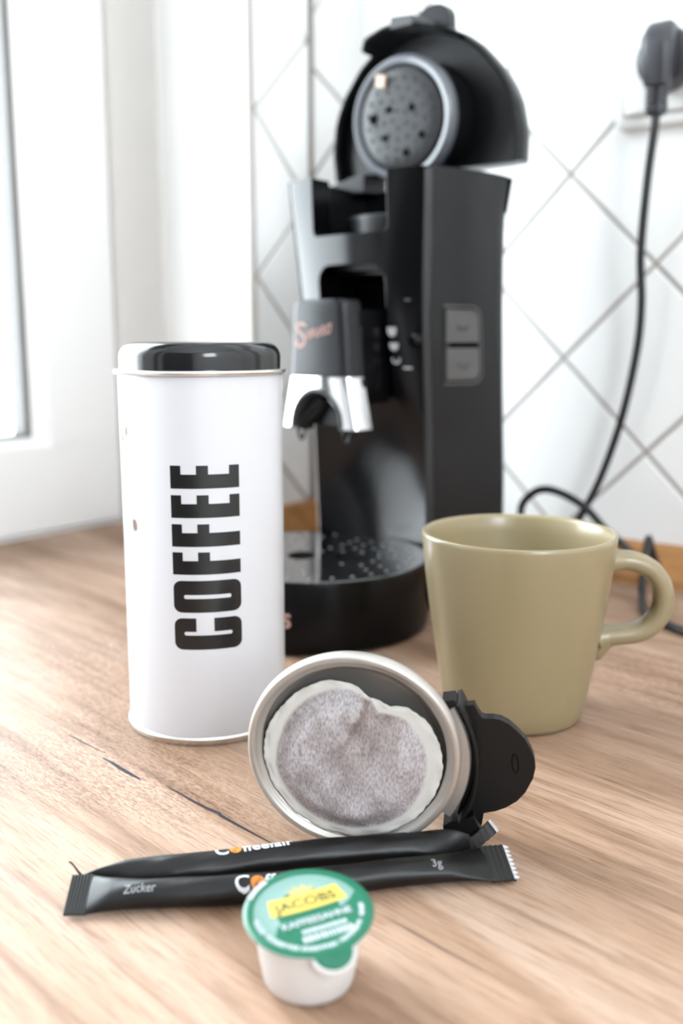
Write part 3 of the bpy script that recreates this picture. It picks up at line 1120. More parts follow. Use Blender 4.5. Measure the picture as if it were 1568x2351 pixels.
head('brew_boss', [(0.0405, -0.004), (0.0405, 0.022), (0.0350, 0.022), (0.0, 0.022)], M['shell'])
head('rubber_ring', [(0.0345, 0.020), (0.0352, 0.0262), (0.0368, 0.0285), (0.0395, 0.0290), (0.0415, 0.0278), (0.0425, 0.0250), (0.0425, 0.0205), (0.0405, 0.0195)], M['seal'])
plate = head('brew_plate', [(0.0, 0.0305), (0.022, 0.0302), (0.0315, 0.0290), (0.0338, 0.0275), (0.0340, 0.0200), (0.0, 0.0200)], M['plate'])
bm_ = MB()
for ring_r, cnt in ((0.0062, 5), (0.0135, 10), (0.0203, 15), (0.0272, 20)):
    for k in range(cnt):
        a = 2 * PI * (k + 0.3 * ring_r * 300) / cnt
        PZ = interp(ring_r, [0, 0.022, 0.0315], [0.0305, 0.0302, 0.0290])
        bm_.lathe([(0.0012, 0.0290), (0.0011, PZ + 0.0004), (0.0008, PZ + 0.0009), (0.0, PZ + 0.0011)], 8, ctr=(ring_r * math.cos(a), ring_r * math.sin(a)))
bm_.V = [Vector((v.x, -v.z, BZ + v.y)) for v in bm_.V]
pb = link('plate_bumps', bm_.mesh('plate_bumps'), M['plate'], plate)
pb['kind'] = 'stuff'
for (u, z, r) in ((-0.0078, 0.3500, 0.0024), (0.0110, 0.3490, 0.0024), (-0.0122, 0.3315, 0.0024), (0.0182, 0.3305, 0.0024), (0.0047, 0.3202, 0.0024), (-0.0218, 0.3450, 0.0034)):
    b = MB().lathe([(r, 0.0280), (r, 0.03085), (0.0, 0.03095)], 18, ctr=(u, z - 0.3085 - BZ))
    b.V = [Vector((v.x, -v.z, BZ + v.y)) for v in b.V]
    link('plate_hole', b.mesh('plate_hole'), M['hole'], plate)
cl = MB().prism([(-0.0175, 0.0235), (-0.0105, 0.0215), (-0.0090, 0.0295), (-0.0165, 0.0310)], -0.0325, -0.027, lambda a, b, c: (a, c, BZ + b))
link('plate_clip', cl.mesh('plate_clip', False), M['tan'], plate)

# ================================================================== POWER CORD, PLUG, SOCKET
sock = empty('wall_socket', 'white square wall socket plate on the tiled wall, holding the black plug', 'socket', KP(0.1405, WALL_V, 0.384), KR)
RR = []
for k, d in ((0.0415, 0.0), (0.0415, 0.006), (0.0408, 0.0085), (0.0355, 0.0100), (0.0350, 0.0100)):
    RR.append([(x, -d, z) for x, z in rrect(-k, k, -k, k, 0.004)])
for k, d in ((0.0340, 0.0075),):
    RR.append([(x, -d, z) for x, z in rrect(-k, k, -k, k, 0.003)])
link('socket_frame', MB().rings(RR).mesh('socket_frame', True, 40), M['socket'], sock)
si = MB().lathe([(0.0, 0.0035), (0.0195, 0.0035), (0.0205, 0.0085), (0.0225, 0.0110), (0.0270, 0.0112), (0.0275, 0.0060)], 48)
sb = MB()
for k, d in ((0.0330, 0.0070), (0.0330, 0.0112), (0.0322, 0.0120)):
    pass
sb.rings([[(x, -d, z) for x, z in rrect(-k, k, -k, k, 0.003)] for k, d in ((0.0332, 0.0070), (0.0332, 0.0112), (0.0324, 0.0120))])
link('socket_insert', sb.mesh('socket_insert', True, 40), M['socket'], sock)

cord = empty('power_cord', 'black mains cord with angled plug hanging from the socket and looping behind the mug', 'power cord', KP(0.1405, WALL_V, 0.0), KR)
PV = -0.0122                                          # everything in the cord is relative to the wall surface at the plug
ZC = 0.384
pd = MB().lathe([(0.0, 0.0), (0.0195, 0.0), (0.0208, 0.002), (0.0208, 0.013), (0.0190, 0.0165), (0.0150, 0.0185), (0.0, 0.0190)], 48)
pd.V = [Vector((v.x, PV - v.z, ZC + v.y)) for v in pd.V]
plug = link('plug', pd.mesh('plug'), M['plug'], cord)
pg = MB()
RR = []
for z, w, v0, v1 in ((ZC + 0.0215, 0.0075, 0.016, 0.024), (ZC + 0.019, 0.0095, 0.010, 0.028), (ZC + 0.010, 0.0110, 0.008, 0.0345), (ZC, 0.0108, 0.008, 0.0355), (ZC - 0.010, 0.0098, 0.008, 0.0340), (ZC - 0.019, 0.0085, 0.012, 0.0325), (ZC - 0.0215, 0.0078, 0.0155, 0.0318)):
    RR.append([(x, PV - v, z) for x, v in rrect(-w, w, v0, v1, min(w, (v1 - v0) / 2) * 0.55, 4)])
pg.rings(RR)
link('plug_grip', pg.mesh('plug_grip', True, 40), M['plug'], plug)
sr = MB()
zz = ZC - 0.0212
prof = []
for k in range(4):
    prof += [(0.0054, zz), (0.0054, zz - 0.0016), (0.0080, zz - 0.0018), (0.0080, zz - 0.0036)]
    zz -= 0.0037
prof += [(0.0072, zz - 0.0035), (0.0055, zz - 0.0048), (0.0030, zz - 0.0050)]
sr.lathe([(0.0, ZC - 0.019)] + prof + [(0.0, zz - 0.0050)], 20)
sr.V = [Vector((v.x, v.y * 0.85 + PV - 0.0236, v.z)) for v in sr.V]
link('strain_relief', sr.mesh('strain_relief', True, 30), M['plug'], plug)
CI = cord.matrix_world.inverted()
pts = [KP(0.1405, WALL_V + PV - 0.0236, zz - 0.002), KP(0.1402, WALL_V + PV - 0.0236, 0.335), KP(0.1362, WALL_V - 0.034, 0.300), KP(0.1325, WALL_V - 0.030, 0.250), KP(0.1335, WALL_V - 0.026, 0.215), KP(0.1310, WALL_V - 0.024, 0.180),
       KP(0.1220, WALL_V - 0.024, 0.130), KP(0.1090, WALL_V - 0.026, 0.085), KP(0.0965, WALL_V - 0.028, 0.056), KP(0.0850, WALL_V - 0.030, 0.036), KP(0.060, WALL_V - 0.032, 0.018), KP(0.02, WALL_V - 0.030, 0.008),
       KP(-0.06, WALL_V - 0.034, 0.010), KP(-0.118, WALL_V - 0.036, 0.026), KP(-0.1475, WALL_V - 0.036, 0.050), KP(-0.1520, WALL_V - 0.040, 0.061), KP(-0.1450, WALL_V - 0.044, 0.070), KP(-0.128, WALL_V - 0.050, 0.071), KP(-0.095, WALL_V - 0.052, 0.060), KP(-0.02, WALL_V - 0.055, 0.022), KP(0.035, WALL_V - 0.060, 0.014),
       ]
pts += [Vector(p) for p in ((0.1480, 0.7280, 0.024), (0.1405, 0.7440, 0.042), (0.1400, 0.7510, 0.060), (0.1470, 0.7460, 0.0715), (0.1560, 0.7400, 0.0757), (0.1680, 0.7320, 0.0730), (0.1815, 0.7195, 0.0650), (0.1950, 0.7100, 0.0500), (0.2090, 0.7020, 0.0375), (0.2250, 0.7010, 0.0190), (0.2360, 0.7060, 0.0100),
                               (0.2370, 0.7150, 0.0180), (0.2310, 0.7140, 0.0330), (0.2262, 0.7070, 0.0438), (0.2225, 0.6985, 0.0380), (0.2195, 0.6930, 0.0220), (0.2155, 0.6820, 0.0080), (0.2110, 0.6620, 0.0036), (0.2120, 0.6350, 0.0032), (0.2205, 0.6095, 0.0032), (0.2400, 0.5800, 0.0032), (0.2800, 0.5550, 0.0032))]
path = spline([CI @ p for p in pts], 8)
link('cable', MB().tube(path, 0.0030, 12).mesh('cable'), M['cord'], cord)

# ================================================================== COFFEE TIN
TR = 0.0389
tin = empty('coffee_tin', 'tall white storage tin with black COFFEE lettering and a glossy black lid', 'storage tin', Vector((-0.0675, 0.4743, 0)))
tb_ = MB().lathe([(0.0, 0.0012), (TR - 0.002, 0.0012), (TR, 0.0035), (TR, 0.1725), (TR - 0.001, 0.1730), (0.0, 0.1730)], 128)
body = link('tin_body', tb_.mesh('tin_body'), M['tin'], tin)
br = MB().lathe([(TR - 0.004, 0.0), (TR + 0.0006, 0.0), (TR + 0.0011, 0.0008), (TR + 0.0011, 0.0030), (TR + 0.0004, 0.0038), (TR - 0.001, 0.0038)], 128, closed_prof=True)
link('base_rim', br.mesh('base_rim'), M['steel'], tin)
fl = MB().lathe([(TR - 0.003, 0.1722), (TR + 0.0008, 0.1722), (TR + 0.0019, 0.1728), (TR + 0.0022, 0.1737), (TR + 0.0017, 0.1746), (TR - 0.0003, 0.1750), (TR - 0.003, 0.1750)], 128, closed_prof=True)
link('lid_flange', fl.mesh('lid_flange'), M['steel'], tin)
LZ = 0.1746
prof = [(0.0, LZ), (TR - 0.0007, LZ), (TR - 0.0007, LZ + 0.0060)]
for a in np.linspace(0, PI / 2, 9):
    prof.append((TR - 0.0077 + 0.0070 * math.cos(a), LZ + 0.0060 + 0.0066 * math.sin(a)))
prof += [(TR - 0.0105, LZ + 0.0125), (TR - 0.0125, LZ + 0.0115), (0.0, LZ + 0.0115)]
link('tin_lid', MB().lathe(prof, 128).mesh('tin_lid', True, 30), M['tinlid'], tin)


def on_tin(x, y, z):                                  # x: angle in degrees (right positive), y: height
    a = math.radians(x)
    r = TR + z
    return Vector((r * math.sin(a), -r * math.cos(a), y))


def tin_letter(outer, holes=()):
    """outline in (angle, height); finely cut so that it follows the tin's round wall"""
    bm = bmesh.new()
    def loop(P):
        vs = []
        for i in range(len(P)):
            a, b = P[i], P[(i + 1) % len(P)]
            k = max(1, int(abs(b[0] - a[0]) / 1.5))
            for t in range(k):
                vs.append(bm.verts.new((a[0] + (b[0] - a[0]) * t / k, (a[1] + (b[1] - a[1]) * t / k) * 1000, 0)))
        return [bm.edges.new((vs[i], vs[(i + 1) % len(vs)])) for i in range(len(vs))]
    E_ = loop(outer)
    for hh in holes:
        E_ += loop(hh)
    bmesh.ops.triangle_fill(bm, use_beauty=True, use_dissolve=False, edges=E_)
    for a in np.arange(-18, 40, 1.5):
        bmesh.ops.bisect_plane(bm, geom=bm.verts[:] + bm.edges[:] + bm.faces[:], plane_co=(a, 0, 0), plane_no=(1, 0, 0))
    ext = bmesh.ops.extrude_face_region(bm, geom=bm.faces[:])
    for v in ext['geom']:
        if isinstance(v, bmesh.types.BMVert):
            v.co.z = 0.00012
    for v in bm.verts:
        v.co = on_tin(v.co.x, v.co.y / 1000, v.co.z)
    bmesh.ops.recalc_face_normals(bm, faces=bm.faces)
    me = bpy.data.meshes.new('letter')
    bm.to_mesh(me)
    bm.free()
    finish(me, True, 30)
    link('letter', me, M['ink'], body)


A0, A1 = -14.1, 32.5
for z0, kind in ((0.1223, 'E'), (0.1089, 'E'), (0.0956, 'F'), (0.0826, 'F')):
    zt = z0 + 0.0104
    zb = z0 + 0.0064
    w = A1 - A0
    P = [(A0, z0), (A1, z0)]
    if kind == 'E':
        P += [(A1, zt), (A1 - 0.153 * w, zt), (A1 - 0.153 * w, zb), (A0 + 0.545 * w, zb)]
    else:
        P += [(A1, zb), (A0 + 0.545 * w, zb)]
    P += [(A0 + 0.545 * w, zt), (A0 + 0.375 * w, zt), (A0 + 0.375 * w, zb), (A0 + 0.153 * w, zb), (A0 + 0.153 * w, zt), (A0, zt)]
    tin_letter(P)


def rr2(a0, a1, z0, z1, ra, rz, n=7):
    out = []
    for ca, cz, s in ((a1 - ra, z0 + rz, -PI / 2), (a1 - ra, z1 - rz, 0), (a0 + ra, z1 - rz, PI / 2), (a0 + ra, z0 + rz, PI)):
        for k in range(n + 1):
            t = s + PI / 2 * k / n
            out.append((ca + ra * math.cos(t), cz + rz * math.sin(t)))
    return out


tin_letter(rr2(A0, A1, 0.0647, 0.0797, 5.6, 0.0036), [rr2(A0 + 7.2, A1 - 7.2, 0.0712, 0.0731, 1.2, 0.0009)[::-1]])
# C: open towards the top, at (A0 .. A1, .0470 .. .0620)
c0, c1 = 0.0470, 0.0620
g0, g1 = A0 + 0.325 * w, A0 + 0.585 * w
P = rr2(A0, A1, c0, c1, 5.6, 0.0036)
lower = [p for p in P]
# walk: bottom right .. up right side .. top right corner, then cut in, slot, and out again
right = P[0:16]
left = P[16:]
slot_r = [(g1, c1), (g1, 0.0556), (A1 - 8.0, 0.0556)] + [(A1 - 8.0 + 1.2 * math.sin(t), 0.0547 + 0.0009 * math.cos(t)) for t in np.linspace(0, PI, 7)]
slot_l = [(A0 + 8.0 - 1.2 * math.sin(t), 0.0547 - 0.0009 * math.cos(t)) for t in np.linspace(0, PI, 7)] + [(A0 + 8.0, 0.0556), (g0, 0.0556), (g0, c1)]
tin_letter(right + slot_r + slot_l + left)


def bean(a, z, ra, rz, tilt):
    P = []
    for t in np.linspace(0, 2 * PI, 20, endpoint=False):
        x, y = ra * math.cos(t), rz * math.sin(t)
        P.append((a + (x * math.cos(tilt) - y * math.sin(tilt)) * math.degrees(1) / TR, z + x * math.sin(tilt) + y * math.cos(tilt)))
    V = [on_tin(*p, 0.00015) for p in P] + [on_tin(a, z, 0.0004)]
    F = [(i, (i + 1) % 20, 20) for i in range(20)]
    o = link('bean_print', mesh_from('bean_print', V, F), M['bean'], body)
    Q = [on_tin(a + s * 0.15 * ra * math.degrees(1) / TR, z + y * rz * 0.85, 0.00045) for y in np.linspace(-1, 1, 7) for s in (-1 + 0.4 * math.sin(3 * y), 1 + 0.4 * math.sin(3 * y))]
    F = [(2 * i, 2 * i + 1, 2 * i + 3, 2 * i + 2) for i in range(6)]
    link('bean_crease', mesh_from('bean_crease', Q, F), M['bean_dark'], o)


bean(-55.5, 0.1468, 0.0017, 0.0024, 0.1)
bean(-63.0, 0.1436, 0.0016, 0.0022, 0.0)
bean(-47.4, 0.1034, 0.0018, 0.0029, 0.25)

# ================================================================== MUG
MX, MY = 0.0881, 0.4783
mug = empty('mug', 'plain sage green ceramic mug with a round handle, standing right of the tin', 'mug', Vector((MX, MY, 0)))
MH = 0.0948
outer = [(0.0, 0.0015), (0.028, 0.0010), (0.0305, 0.0), (0.0330, 0.0006), (0.0345, 0.0030), (0.0363, 0.0110), (0.0388, 0.0250), (0.0415, 0.0420), (0.0440, 0.0590), (0.0460, 0.0740), (0.0473, 0.0860), (0.0479, 0.0925), (0.0478, 0.0942), (0.0471, 0.0949)]
inner = [(0.0458, 0.0946), (0.0450, 0.0930), (0.0444, 0.0860), (0.0430, 0.0720), (0.0405, 0.0520), (0.0375, 0.0320), (0.0345, 0.0130), (0.0310, 0.0070), (0.0, 0.0060)]
pr = [Vector((a, b, 0)) for a, b in outer + inner]
link('mug_body', MB().lathe([(p.x, p.y) for p in pr], 128).mesh('mug_body', True, 60), M['mug'], mug)


def mug_r(z): return interp(z, [p[1] for p in outer[2:-2]], [p[0] for p in outer[2:-2]])


HA = math.radians(-4)
hp = [(0.0440, 0.0802), (0.0500, 0.0806), (0.0570, 0.0800), (0.0650, 0.0765), (0.0705, 0.0695), (0.0722, 0.0610), (0.0706, 0.0530), (0.0655, 0.0468), (0.0590, 0.0436), (0.0510, 0.0424), (0.0450, 0.0416), (0.0405, 0.0405)]
hs = spline([(a, 0, b) for a, b in hp], 7)
RR = []
for i, p in enumerate(hs):
    t = (hs[min(i + 1, len(hs) - 1)] - hs[max(i - 1, 0)]).normalized()
    a = Vector((-t.z, 0, t.x))
    f = i / (len(hs) - 1)
    th = 0.0049 + 0.0016 * max(0, 1 - f / 0.10) + 0.0012 * max(0, (f - 0.9) / 0.1)
    wd = 0.0074 + 0.0015 * max(0, 1 - f / 0.12) + 0.001 * max(0, (f - 0.9) / 0.1)
    RR.append([p + a * (th * math.copysign(abs(math.cos(q)) ** 0.8, math.cos(q))) + Vector((0, wd * math.copysign(abs(math.sin(q)) ** 0.8, math.sin(q)), 0)) for q in np.linspace(0, 2 * PI, 20, endpoint=False)])
hm = MB().rings(RR)
lug = []
for z, d, wv in ((0.0415, 0.0110, 0.0072), (0.0385, 0.0095, 0.0070), (0.0352, 0.0066, 0.0066), (0.0322, 0.0048, 0.0060), (0.0302, 0.0040, 0.0052), (0.0290, 0.0010, 0.0034)):
    r = mug_r(z)
    lug.append([(r - 0.004 + (d + 0.004) * (0.5 + 0.5 * math.cos(q)), wv * math.sin(q), z) for q in np.linspace(0, 2 * PI, 18, endpoint=False)])
hm.rings(lug)
ho = link('handle', hm.mesh('handle', True, 60), M['mug'], mug)
ho.rotation_euler = (0, 0, HA)

# ================================================================== POD HOLDER WITH PAD
PA, PE = math.radians(9), -0.11003
PN = Vector((-math.sin(PA) * math.cos(PE), -math.cos(PA) * math.cos(PE), math.sin(PE)))
PX = Vector((math.cos(PA), -math.sin(PA), 0))
PY = PX.cross(PN) * -1
if PY.z < 0:
    PY = -PY
PC = Vector((0.00385, 0.33570, 0.03930))
PR = Matrix((PX, PY, PN)).transposed().to_4x4()
hold = empty('pod_holder', 'round metal pod holder with black paddle handle, standing on edge before the tin and mug', 'pod holder', Vector((PC.x, PC.y, 0)), Matrix())
HM = hold.matrix_world.inverted() @ Matrix.Translation(PC) @ PR


def hpart(name, mb, m, parent=None, smooth=True, sharp=35):
    o = link(name, mb.mesh(name, smooth, sharp), m, parent or hold)
    if parent is None:
        o.matrix_local = HM
    return o


prof = [(0.0, -0.0195), (0.0280, -0.0195), (0.0310, -0.0180), (0.0330, -0.0120), (0.0345, -0.0085), (0.0372, -0.0072), (0.0388, -0.0058), (0.03945, -0.0042), (0.03945, -0.0022), (0.0391, -0.0009), (0.0386, -0.0002), (0.0379, 0.0), (0.0368, -0.0001),
        (0.0362, -0.0006), (0.0357, -0.0014), (0.0352, -0.0018), (0.0346, -0.0019), (0.0342, -0.0025), (0.0340, -0.0058), (0.0336, -0.0064), (0.0318, -0.0068), (0.0312, -0.0078), (0.0300, -0.0084), (0.0286, -0.0087), (0.0278, -0.0094), (0.0, -0.0096)]
hpart('bowl', MB().lathe(prof, 160), M['aluminium'], sharp=50)
# metal tongue behind the rim that carries the handle
ROLL = math.radians(-7)
bk = MB().lathe([(0.0360, -0.0165), (0.0412, -0.0165), (0.0416, -0.0155), (0.0416, -0.0095), (0.0410, -0.0085), (0.0360, -0.0085)], 40, math.radians(-34), math.radians(32), ctr=(0.0012, -0.0050), closed_prof=True)
hpart('bracket', bk, M['aluminium'])
# handle: paddle, curved wall with two arms, lug
D = -0.0140
hb = MB()
pad_o = [(0.0400, 0.0150), (0.0435, 0.0156), (0.0449, 0.0128), (0.0462, 0.0108), (0.0478, 0.0104), (0.0505, 0.0106), (0.0532, 0.0102), (0.0560, 0.0088), (0.0592, 0.0060), (0.0621, 0.0028), (0.0645, -0.0015), (0.0659, -0.0055), (0.0662, -0.0085), (0.0655, -0.0130),
         (0.0629, -0.0191), (0.0600, -0.0230), (0.0558, -0.0262), (0.0520, -0.0280), (0.0490, -0.0288), (0.0478, -0.0292), (0.0474, -0.0330), (0.0470, -0.0361), (0.0400, -0.0361), (0.0380, -0.0300), (0.0410, -0.0180), (0.0425, -0.0060), (0.0420, 0.0060)]
pad_o = [(x, y + 0.0012) for x, y in pad_o]
hb.prism(pad_o, D - 0.0022, D + 0.0016)
handle = hpart('paddle_handle', hb, M['matte'], smooth=False)
aw = MB()
RR = []
wp = spline([(p[0], p[1], 0) for p in ((0.0376, 0.0186), (0.0410, 0.0118), (0.0440, 0.0030), (0.0449, -0.0065), (0.0441, -0.0160), (0.0420, -0.0235), (0.0388, -0.0300))], 5)
for i, p in enumerate(wp):
    t = (wp[min(i + 1, len(wp) - 1)] - wp[max(i - 1, 0)]).normalized()
    nn = Vector((-t.y, t.x, 0))
    if nn.x < 0:
        nn = -nn
    RR.append([(p.x + nn.x * r, p.y + nn.y * r, d) for r, d in ((-0.0007, -0.020), (-0.0007, -0.0082), (-0.0002, -0.0074), (0.0007, -0.0077), (0.0011, -0.0090), (0.0011, -0.020))])
aw.rings(RR)
hpart('handle_wall', aw, M['matte'], handle, sharp=50)
am = MB()
am.prism([(0.0318, 0.0188), (0.0362, 0.0196), (0.0378, 0.0178), (0.0382, 0.0150), (0.0345, 0.0152), (0.0332, 0.0164)], -0.0175, -0.0098)
hpart('handle_arm', am, M['matte'], handle, False)
am = MB()
am.prism([(0.0328, -0.0322), (0.0360, -0.0300), (0.0405, -0.0290), (0.0440, -0.0270), (0.0470, -0.0330), (0.0470, -0.0366), (0.0460, -0.0374), (0.0346, -0.0374), (0.0336, -0.0362)], -0.0220, -0.0085)
hpart('handle_lug', am, M['matte'], handle, False)
ovl = [(0.0588 + 0.0011 * math.cos(a) - 0.0004 * math.sin(a), -0.0062 + 0.0040 * math.sin(a), D + 0.0016) for a in np.linspace(0, 2 * PI, 29)]
hpart('oval_mark', MB().tube(ovl, 0.00028, 6, False), M['gloss'], handle)

# coffee pad: white flange, domed speckled centre, folded notch at the upper right
FL = sorted([(104.1, .0291), (82.6, .0256), (73.3, .0227), (54.2, .0234), (42.9, .0275), (26.2, .0303), (10.3, .0318), (-8.7, .0331), (-31.0, .0334), (-54.7, .0337), (-74.6, .0338), (-91.2, .0338), (-109.7, .0338), (-129.9, .0338), (-152.4, .0338), (-172.6, .0338), (168.3, .0331), (144.6, .0310), (124.1, .0302)])
BU = sorted([(98.3, .0262), (80.0, .0242), (60.9, .0195), (35.4, .0247), (17.0, .0260), (1.3, .0274), (-25.2, .0286), (-52.1, .0303), (-77.7, .0306), (-95.2, .0308), (-118.3, .0308), (-142.7, .0305), (-166.2, .0302), (168.0, .0278), (138.5, .0270)])


def polar(tab, a):
    xs = [t[0] for t in tab]
    ys = [t[1] for t in tab]
    xs = [xs[-1] - 360] + xs + [xs[0] + 360]
    ys = [ys[-1]] + ys + [ys[0]]
    return interp(a, xs, ys)


NA, NRD = 220, 46
V, F, W_, ST = [], [], [], []
rn = random.Random(5)
for j in range(NRD + 1):
    f = j / NRD
    for i in range(NA):
        a = 360 * i / NA - 180
        ro = polar(FL, a) * (1 + (0.004 * math.sin(a * 0.9) + 0.003 * rn.uniform(-1, 1)) * (f > 0.96))
        rb = polar(BU, a)
        r = ro * f
        x, y = r * math.cos(math.radians(a)), r * math.sin(math.radians(a))
        e = min(1, max(0, (rb - r) / (rb * 0.30)))
        dome = e * e * (3 - 2 * e)
        coffee = min(1, max(0, (rb - r) / 0.0016))
        base = -0.0032 - 0.0018 * (y / 0.035)
        if f > 0.94:
            base -= 0.0004 * math.sin(math.radians(a) * 17) + 0.0002
        hgt = 0.0058 * dome * (0.80 + 0.2 * (1 - f))
        # crease running from the notch to the middle, left side higher
        t = Vector((x - 0.0055, y - 0.0245))
        ax = Vector((-0.42, -0.907))
        along = t.dot(ax)
        across = t.x * ax.y - t.y * ax.x               # positive on the left of the crease
        fade = math.exp(-(max(0, along) / 0.020) ** 2) * (1 if along > -0.004 else 0.6)
        prof_ = math.exp(-max(0, across) / 0.008) if across > 0 else math.exp(-(across / 0.0013) ** 2)
        step = 0.0056 * fade * prof_
        ridge = 0.0
        lump = 0.0005 * dome * (math.sin(x * 330 + 1.3) * math.cos(y * 270 + 0.4))
        V.append((x, y - 0.0004, base + hgt + (step + ridge) * (0.25 + 0.75 * dome) + lump))
        W_.append(coffee)
        ST.append(min(1.0, (0.75 * fade * math.exp(across / 0.0045) if across < 0 else 0.0) + 0.60 * math.exp(-((x - 0.0150) / 0.0105) ** 2 - ((y - 0.0165) / 0.0050) ** 2) + 0.7 * math.exp(-((r - rb) / 0.0016) ** 2) * max(0.0, math.cos(math.radians(a - 170))) ** 3 + 0.30 * math.exp(-((x - 0.006) / 0.011) ** 2 - ((y - 0.004) / 0.012) ** 2)))  # brown coffee stains, plus the fold's shade painted right of the crease
for j in range(NRD):
    for i in range(NA):
        k = (i + 1) % NA
        if j == 0:
            F.append((0, NA + k, NA + i)) if False else F.append((i, k, NA + k, NA + i))
        else:
            F.append((j * NA + i, j * NA + k, (j + 1) * NA + k, (j + 1) * NA + i))
pm = bpy.data.meshes.new('coffee_pad')
pm.from_pydata(V, [], F)
at = pm.attributes.new('coffee', 'FLOAT', 'POINT')
at.data.foreach_set('value', W_)
at = pm.attributes.new('stain_shade', 'FLOAT', 'POINT')
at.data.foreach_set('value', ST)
bm = bmesh.new()
bm.from_mesh(pm)
bmesh.ops.remove_doubles(bm, verts=[v for v in bm.verts if v.index < NA], dist=1e-5)
bmesh.ops.recalc_face_normals(bm, faces=bm.faces)
# give the paper a back so that it has thickness
bm.to_mesh(pm)
bm.free()
finish(pm, True, 75)
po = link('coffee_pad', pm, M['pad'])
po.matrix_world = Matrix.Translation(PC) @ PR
md = po.modifiers.new('thickness', 'SOLIDIFY')
md.thickness = 0.0007
md.offset = -1
po['label'] = 'round white paper coffee pad, creased at the top, seated in the metal pod holder'
po['category'] = 'coffee pad'


# ================================================================== SUGAR STICKS
def stick(name, axis, secs, label, tag_grp):
    """axis: centre points; secs: (t, half width, half thickness, roll) along it"""
    root = empty(name, label, 'sugar stick', Vector((axis[len(axis) // 2][0], axis[len(axis) // 2][1], 0)), None, tag_grp)
    off = Vector((root.location.x, root.location.y, 0))
    P = spline([Vector(p) - off for p in axis], 20)
    n = len(P)
    L = [0]
    for i in range(1, n):
        L.append(L[-1] + (P[i] - P[i - 1]).length)
    tot = L[-1]

    def frame(t):
        s = t * tot
        p = Vector([float(np.interp(s, L, [q[k] for q in P])) for k in range(3)])
        q1 = Vector([float(np.interp(min(tot, s + 0.001), L, [q[k] for q in P])) for k in range(3)])
        q0 = Vector([float(np.interp(max(0, s - 0.001), L, [q[k] for q in P])) for k in range(3)])
        tx = (q1 - q0).normalized()
        roll = interp(t, [x[0] for x in secs], [x[3] for x in secs])
        ty = Z.cross(tx).normalized()
        tz = tx.cross(ty)
        r = math.radians(roll)
        return p, tx, ty * math.cos(r) + tz * math.sin(r), tz * math.cos(r) - ty * math.sin(r)

    def hw(t): return interp(t, [x[0] for x in secs], [x[1] for x in secs])
    def ht(t): return interp(t, [x[0] for x in secs], [x[2] for x in secs])

    def section(t, m=28, wob=0.0):
        p, tx, ty, tz = frame(t)
        a, b = hw(t), ht(t)
        return [p + ty * (a * math.cos(q)) + tz * (b * math.sin(q) * (1 + wob * math.sin(5 * q + t * 40))) for q in np.linspace(0, 2 * PI, m, endpoint=False)]

    def surf(t, y, d=0.0):                             # point on the upper face, y across
        p, tx, ty, tz = frame(t)
        a, b = hw(t), ht(t)
        c = max(-0.99, min(0.99, y / a))
        s = math.sqrt(1 - c * c)
        nrm = (ty * (c * b) + tz * (s * a)).normalized()
        return p + ty * (a * c) + tz * (b * s) + nrm * d
    return root, frame, section, surf, tot, hw, ht


def crimp(root, frame, t0, t1, a, name='crimped_end', ribs=7, tear=False):
    R = []
    n = ribs * 4
    for i in range(n + 1):
        t = t0 + (t1 - t0) * i / n
        p, tx, ty, tz = frame(t)
        bump = 0.00022 * math.sin(i * PI / 2)
        R.append([p + ty * a + tz * (0.00045 + bump), p + ty * (a * 0.3) + tz * (0.00045 + bump), p - ty * (a * 0.4) + tz * (0.00045 + bump), p - ty * a + tz * (0.00045 + bump),
                  p - ty * a + tz * (-0.00035 + bump), p - ty * (a * 0.4) + tz * (-0.00035 + bump), p + ty * (a * 0.3) + tz * (-0.00035 + bump), p + ty * a + tz * (-0.00035 + bump)])
    link(name, MB().rings(R).mesh(name, True, 25), M['crimp'], root)


def torn_edge(root, frame, t, a, L):
    b = MB()
    k = 8
    for i in range(k):
        y0, y1 = -a + 2 * a * i / k, -a + 2 * a * (i + 1) / k
        p, tx, ty, tz = frame(t)
        ym = (y0 + y1) / 2
        V = [p + ty * y0 - tx * 0.0006 + tz * 0.0006, p + ty * y1 - tx * 0.0006 + tz * 0.0006, p + ty * ym + tx * L + tz * 0.0004,
             p + ty * y0 - tx * 0.0006 - tz * 0.0005, p + ty * y1 - tx * 0.0006 - tz * 0.0005, p + ty * ym + tx * L - tz * 0.0003]
        b.add(V, [(0, 1, 2), (3, 5, 4), (0, 3, 4, 1), (1, 4, 5, 2), (2, 5, 3, 0)])
    link('torn_edge', b.mesh('torn_edge', False), M['torn'], root)


def stick_text(root, surf, tot, body_, t0, y0, size, m, name, bold=0.0, aspect=1.0):
    def f(x, y, z): return surf(t0 + x * aspect / tot, y0 + y, 0.00012 + z)
    return link(name, text_mesh(body_, size, f, 0.00003, bold=bold, fine=0.0012), m, root)


